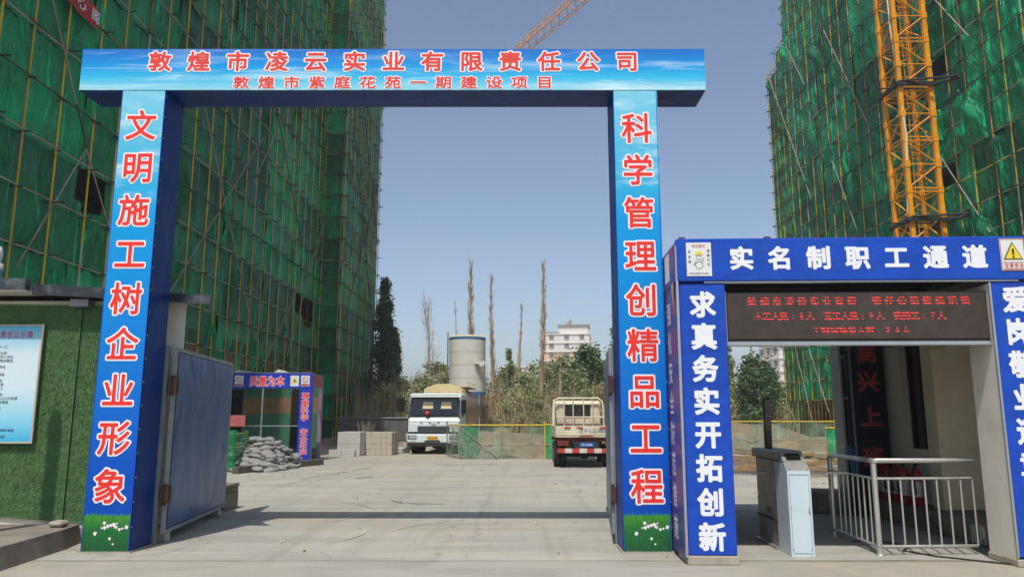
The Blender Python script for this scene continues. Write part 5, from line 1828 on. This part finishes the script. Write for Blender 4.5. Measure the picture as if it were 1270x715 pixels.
# ------------------------------------------------------------------ mortar silo
SI = thing('mortar_silo', 'cream cylindrical mortar silo with blue bands on steel legs behind the truck', 'silo', (-2.95, 50, 0))
m = MB(); m.lathe([(1.2, 3.25), (1.2, 6.62)], 0, 0, 40); m.build('drum', 'silo_paint', SI)
m = MB(); m.lathe([(1.21, 3.0), (1.21, 3.249)], 0, 0, 40); m.build('blue_band', 'silo_blue', SI)
m = MB(); m.lathe([(1.21, 6.621), (1.21, 6.8)], 0, 0, 40); m.build('blue_band', 'silo_blue', SI)
m = MB(); m.lathe([(1.21, 6.801), (1.1, 6.9), (.3, 7.0)], 0, 0, 32); m.build('lid', 'truck_cream', SI)
m = MB()
for z in (4.1, 4.95, 5.8):
    m.lathe([(1.206, z), (1.206, z + .015)], 0, 0, 40)
m.build('weld_seam', 'gal_steel', SI)
m = MB(); m.lathe([(.9, 2.99), (.18, 2.35)], 0, 0, 24); m.build('cone', 'silo_paint', SI)
for (x, y) in ((-.85, -.85), (.85, -.85), (.85, .85), (-.85, .85)):
    m = MB(); m.tube((x, y, 0), (x, y, 3.1), .08, 8); m.build('leg', 'gal_steel', SI)
m = MB()
for (a, b) in (((-.85, -.85), (.85, -.85)), ((.85, -.85), (.85, .85)), ((-.85, .85), (-.85, -.85))):
    m.tube((a[0], a[1], 1.0), (b[0], b[1], 2.6), .04, 6)
m.build('cross_brace', 'gal_steel', SI)
m = MB()
m.tube((-1.3, -.1, .2), (-1.3, -.1, 7.2), .03, 5); m.tube((-1.3, .3, .2), (-1.3, .3, 7.2), .03, 5)
for k in range(24):
    m.tube((-1.3, -.1, .4 + k * .28), (-1.3, .3, .4 + k * .28), .015, 4)
m.build('ladder', 'gal_steel', SI)
m = MB(); m.box(.55, 1.25, -1.3, -1.0, 5.0, 5.2); m.box(.85, 1.15, -1.32, -1.02, 4.85, 5.0); m.build('hatch_box', 'silo_paint', SI)

# ------------------------------------------------------------------ far buildings
def far_block(name, label, x, y, rz, W, Dp, fl, fh, mt1, mt2, split, cols):
    t = thing(name, label, 'building', (x, y, 0), rz)
    H = fl * fh
    m = MB(); m.box(0, W, 0, Dp, 0, split * fh); m.build('lower_wall', mt2, t)
    m = MB(); m.box(0, W, 0, Dp, split * fh + .01, H); m.build('upper_wall', mt1, t)
    for k in range(1, fl + 1):
        MB().box(-.25, W + .25, -.3, Dp + .25, k * fh - .35, k * fh - .1).build('floor_band', 'far_wall', t)
    wm = MB().box(0, 1.5, -.08, .05, 0, 1.5).mesh('window', 'far_window')
    sm = MB().box(-.1, 1.6, -.16, -.081, -.12, 0).mesh('sill', 'far_wall')
    for k in range(fl):
        for c_ in range(cols):
            o = put('window', wm, t, (W * (c_ + .5) / cols - .75, 0, k * fh + .95))
            put('sill', sm, o)
        for q in range(3):
            o = put('window', wm, t, (0, Dp * (q + .7) / 3, k * fh + .95), (0, 0, -pi / 2))
            o = put('window', wm, t, (W, Dp * (q + .3) / 3, k * fh + .95), (0, 0, pi / 2))
            bq = MB().box(W, W + 1.2, Dp * (q + .55) / 3, Dp * (q + .55) / 3 + 2.4, k * fh + .1, k * fh + 1.1)
            bq.build('balcony', 'far_wall', t)
    return t, H
FB, H = far_block('far_apartment_house', 'distant white and peach apartment house rising behind the trees right of the dead poplars', 10.6, 250, -.12, 15, 26, 10, 2.9, 'far_wall', 'far_wall_tan', 8, 3)
MB().box(5, 14.6, 1, 12, H, H + 2.6).build('penthouse', 'far_wall', FB)
MB().box(4.5, 15, .5, 12.5, H + 2.62, H + 3.0).build('penthouse_roof', 'far_roof', FB)
m = MB(); m.box(0, 5, .4, .6, H + .01, H + .6); m.build('parapet', 'far_roof', FB)
m = MB(); m.prism([(7, H + 3), (9, H + 3), (9.2, H + 5)], 'y', 1, 2); m.build('solar_heater', 'far_roof', FB)
far_block('far_apartment_house', 'pale distant house block low behind the silo and dead trees', -3.5, 200, 0, 14, 12, 5, 3.0, 'far_wall', 'far_wall', 1, 4)
far_block('far_apartment_house', 'pale house glimpsed between poplars through the worker passage', 60, 170, .05, 22, 12, 8, 3.0, 'far_wall', 'far_wall', 1, 6)

# ------------------------------------------------------------------ vegetation
def leafy(seed, H, rx, base, n_cl, n_leaf, ls, shape='bush', mt='leaf_green'):
    """crown of small leaf faces gathered in uneven clumps; trunk with limbs"""
    r = random.Random(seed)
    m = MB()
    cl = []
    for _ in range(n_cl):
        t = r.random()
        z = base + (H - base) * t
        if shape == 'poplar':
            w_ = rx * (sin(pi * min(1, (t * .92 + .08))) ** .55) * (1 - .35 * t)
        else:
            w_ = rx * (1 - abs(2 * t - .8) ** 2.2 * .75) if t < .9 else rx * .35
        a = r.uniform(0, 2 * pi); q = math.sqrt(r.random()) * max(.1, w_)
        cl.append((Vector((q * cos(a), q * sin(a), z)), r.uniform(.5, 1.1)))
    for i in range(n_leaf):
        c, sz = r.choice(cl)
        p = c + Vector((r.gauss(0, 1), r.gauss(0, 1), r.gauss(0, 1.1))) * sz * (rx * .16 if shape == 'poplar' else rx * .17)
        a, b = r.uniform(0, 2 * pi), r.uniform(-.9, .9)
        u = Vector((cos(a), sin(a), b * .6)).normalized() * ls * r.uniform(.6, 1.3)
        v = Vector((-sin(a) * .5, cos(a) * .5, r.uniform(.3, 1))).normalized() * ls * .6
        m.add([p - u, p + v, p + u, p - v], [(0, 1, 2, 3)])
    crown = m.mesh('crown', mt)
    t = MB()
    t.path([(0, 0, -.1), (r.uniform(-.1, .1), r.uniform(-.1, .1), H * .35), (r.uniform(-.2, .2), r.uniform(-.2, .2), H * .7), (0, 0, H * .92)], [.03 * H ** .8, .022 * H ** .8, .012 * H ** .8, .01], 7)
    for k in range(10):
        c, sz = r.choice(cl)
        st = Vector((0, 0, c.z * .55))
        t.path([st, (st + c) / 2 + Vector((0, 0, -.1)), c], [.03, .02, .008], 5)
    for k in range(26):
        c, sz = r.choice(cl)
        q = c + Vector((r.gauss(0, .3), r.gauss(0, .3), r.uniform(.2, .9))) * rx * .4
        t.path([c * .85, q], [.014, .005], 3)
    trunk = t.mesh('trunk', 'bark')
    return crown, trunk

def dead(seed, H, br, spread, r0, tilt=.12):
    r = random.Random(seed)
    t = MB()
    pts, rs = [], []
    ph = r.uniform(0, 6)
    for k in range(9):
        q = k / 8
        pts.append((tilt * sin(q * 4 + ph) + r.uniform(-.04, .04), tilt * cos(q * 3 + ph), H * q - .1))
        rs.append(r0 * (1 - q) ** .8 + .012)
    t.path(pts, rs, 8)
    trunk = t.mesh('trunk', 'bark_dead')
    b = MB()
    for k in range(br):
        q = r.uniform(.22, .98)
        z = H * q
        a = r.uniform(0, 2 * pi)
        L = spread * r.uniform(.4, 1) * (1.1 - q * .6)
        base = Vector((tilt * sin(q * 4 + ph), tilt * cos(q * 3 + ph), z))
        d = Vector((cos(a), sin(a), 0))
        e = base + d * L * .35 + Vector((0, 0, L * .9)); f_ = base + d * L * .5 + Vector((0, 0, L * 1.9))
        b.path([base, base + d * L * .2 + Vector((0, 0, L * .35)), e, f_], [.042 * (1 - q * .6), .032 * (1 - q * .6), .022, .009], 4)
        for _ in range(4):
            g_ = e + Vector((r.uniform(-1, 1), r.uniform(-1, 1), r.uniform(.5, 1.4))) * L * .35
            b.path([e, g_], [.012, .006], 3)
    return trunk, b.mesh('branches', 'bark_dead')

def plant_dead(x, y, H, seed, label, br=40, spread=.8, r0=.2, tilt=.14):
    t = thing('dead_poplar', label, 'tree', (x, y, 0))
    a, b = dead(seed, H, br, spread, r0, tilt)
    put('trunk', a, t); put('branches', b, t)
    return t
plant_dead(-6.75, 62, 10.6, 1, 'bare dead tree with wide forked twigs left of the silo', 40, 2.2, .12)
plant_dead(-4.75, 63, 11.4, 2, 'thin bare sapling trunk rising just behind the silo top', 22, .7, .08)
plant_dead(-3.25, 61, 14.3, 3, 'tallest dead poplar with a brush of upright twigs behind the silo', 170, 1.0, .15)
plant_dead(-1.55, 61, 13.0, 4, 'tan dead poplar trunk standing right of the silo', 150, .75, .16)
plant_dead(.65, 62, 11.0, 5, 'shorter dead poplar trunk tapering to a point, middle of the yard view', 110, .55, .15)
plant_dead(2.4, 60, 14.0, 6, 'tall tan dead poplar nearest the distant apartment house', 190, .85, .17)
plant_dead(4.0, 61, 6.2, 7, 'pale dead trunk stub below the distant apartment house', 12, .5, .2)
plant_dead(-7.9, 64, 4.6, 8, 'slender dead stem left of the bare forked tree', 18, .8, .07)
plant_dead(19.1, 60, 9.6, 9, 'pale dead trunk between poplars seen through the worker passage', 22, .5, .2)

POP = [leafy(40 + k, 12.5, 1.2, .2, 330, 11000, .12, 'poplar', 'leaf_dark') for k in range(2)]
POPG = [leafy(50 + k, 9.5, 1.0, .4, 70, 2600, .14, 'poplar', 'leaf_green') for k in range(2)]
BSH = {'g': [leafy(60 + k, 5.2, 2.0, .2, 40, 3000, .14, 'bush', 'leaf_green') for k in range(3)],
       'o': [leafy(70 + k, 4.6, 2.0, .1, 40, 2800, .13, 'bush', 'leaf_olive') for k in range(3)],
       'd': [leafy(80 + k, 4.2, 1.8, .1, 34, 2000, .12, 'bush', 'leaf_dry') for k in range(2)],
       'k': [leafy(90 + k, 6.0, 2.2, .1, 55, 4200, .15, 'bush', 'leaf_dark') for k in range(2)]}
def plant(src, x, y, s, label, name='leafy_tree', cat='tree', group=None, sz=None):
    t = thing(name, label, cat, (x, y, 0), rnd.uniform(0, 6), group)
    t.scale = (s, s, sz or s)
    put('crown', src[0], t); put('trunk', src[1], t)
    return t
plant(POP[0], -10.3, 60.5, 1.0, 'tall dark green columnar poplar at the far corner of the left block', 'poplar_tree')
plant(POP[1], -9.55, 61.5, .72, 'lower dark poplar right of the tall columnar one', 'poplar_tree', sz=.7)
plant(POP[1], -11.0, 66, .8, 'dark poplar half hidden behind the left block corner', 'poplar_tree', sz=.9)
plant(BSH['k'][0], 6.3, 62, 1.15, 'broad green tree behind the flatbed truck under the distant house')
plant(BSH['g'][0], 4.6, 57, .95, 'green tree directly above the flatbed truck cab')
plant(BSH['g'][1], 8.6, 60, 1.25, 'tall bushy tree close behind the right gate pillar')
plant(POPG[0], 9.3, 66, 1.15, 'columnar poplar just left of the right gate pillar', 'poplar_tree')
plant(POPG[1], -.2, 60.5, .72, 'small upright green poplar right of the silo', 'poplar_tree')
plant(BSH['k'][1], 15.9, 50, .78, 'dark dense shrub seen above the face reader post')
plant(BSH['k'][0], 17.2, 53, .92, 'tallest dark shrub left of the right block scaffold')
for i, (x, y, s) in enumerate([(15.5, 60, .85), (17.6, 63, .95), (18.6, 66, 1.0), (13.2, 62, .8), (11.0, 70, 1.1), (12.0, 66, .9)]):
    plant(POPG[i % 2], x, y, s, 'green poplar in the row seen through the worker passage', 'poplar_tree', 'tree', 'poplars beyond the worker passage')
k = 0
r = random.Random(99)
for (x, y, q, s) in [(-8.3, 58, 'o', .95), (-7.6, 53, 'g', .6), (-5.6, 52, 'o', .65), (-.4, 51.5, 'o', .55), (1.6, 52, 'g', .6), (3.4, 52.5, 'o', .6), (5.2, 51.5, 'g', .65), (7.4, 52, 'o', .6), (-9.0, 55, 'o', .8), (-1.2, 62, 'o', 1.0), (-6.3, 56, 'o', .95), (-7.4, 63, 'g', .9), (-4.6, 60, 'd', .9), (-5.5, 66, 'g', 1.0), (-3.0, 66, 'o', 1.0), (-1.2, 58, 'd', .85), (-.6, 64, 'g', 1.05),
                  (1.0, 57, 'g', .9), (2.4, 66, 'g', 1.15), (3.0, 56, 'd', .8), (1.8, 62, 'o', .9), (6.2, 54, 'd', .85), (-9.8, 68, 'o', 1.0), (-2.0, 54, 'd', .75), (.4, 54, 'o', .7), (4.3, 68, 'g', 1.3),
                  (11, 58, 'g', 1.0), (13.5, 56, 'g', .9), (12.6, 52, 'o', .7), (15, 55, 'g', .9), (14.2, 50, 'o', .6), (17, 66, 'g', 1.0), (-6.9, 70, 'g', 1.2), (7.0, 72, 'g', 1.3), (0, 74, 'k', 1.0), (-4, 75, 'k', 1.0), (9.8, 56, 'o', .9)]:
    src = r.choice(BSH[q])
    nm = {'o': 'olive green bushy tree in the thicket beyond the yard', 'g': 'mid green bushy tree in the thicket beyond the yard', 'd': 'dry brown bush in the thicket beyond the yard', 'k': 'dark green tree deep in the thicket beyond the yard'}[q]
    plant(src, x, y, s, nm, 'bushy_tree' if q != 'd' else 'dry_bush', 'tree' if q != 'd' else 'bush', {'o': 'olive trees of the thicket', 'g': 'green trees of the thicket', 'd': 'dry bushes of the thicket', 'k': 'dark trees of the thicket'}[q])
# dry brushwood thicket
m = MB()
for i in range(8000):
    x, y = r.uniform(-11, 19), r.uniform(50, 66)
    L = r.uniform(1.0, 4.2) * (1 if r.random() < .8 else 1.5)
    a = r.uniform(0, 2 * pi)
    d = Vector((cos(a) * r.uniform(0, .5), sin(a) * .3, 1)).normalized()
    p = Vector((x, y, 0)); w_ = r.uniform(.008, .022)
    e = p + d * L
    mid = (p + e) / 2 + Vector((r.uniform(-.12, .12), 0, 0))
    m.add([p - Vector((w_, 0, 0)), p + Vector((w_, 0, 0)), mid + Vector((w_ * .7, .01, 0)), mid - Vector((w_ * .7, -.01, 0)), e], [(0, 1, 2, 3), (3, 2, 4)])
kind(m.build('dry_brushwood', 'twig_dry', fix=False), 'stuff', 'dry tan brushwood filling the ground below the thicket trees', 'brushwood')
# far wood closing the horizon
m = MB()
for i in range(9000):
    a = r.uniform(-80, 110); y = r.uniform(90, 130)
    z = r.random() ** .7 * (5.5 + 2.0 * noise.noise((a * .12, 0, 1)) + 1.2 * noise.noise((a * .5, 0, 3)))
    p = Vector((a, y, z)); s_ = r.uniform(.3, .75)
    q = r.uniform(0, 2 * pi)
    u = Vector((cos(q), sin(q) * .5, r.uniform(-.4, .4))) * s_; v = Vector((0, .2, 1)) * s_ * .6
    m.add([p - u, p + v, p + u, p - v], [(0, 1, 2, 3)])
kind(m.build('far_wood', 'leaf_green', fix=False), 'stuff', 'distant green wood along the horizon behind the site', 'trees')

# ------------------------------------------------------------------ dusty air over the whole site
hz = N('haze_air')
hz.n.remove(hz.b)
pv = hz.new('ShaderNodeVolumePrincipled')
pv.inputs['Color'].default_value = (.86, .89, .93, 1)
pv.inputs['Density'].default_value = .0009
pv.inputs['Anisotropy'].default_value = .2
hz.l.new(pv.outputs[0], hz.out.inputs['Volume'])
hb = MB().box(-720, 720, -220, 1520, -1.1, 52).build('haze', 'haze_air')
kind(hb, 'stuff')
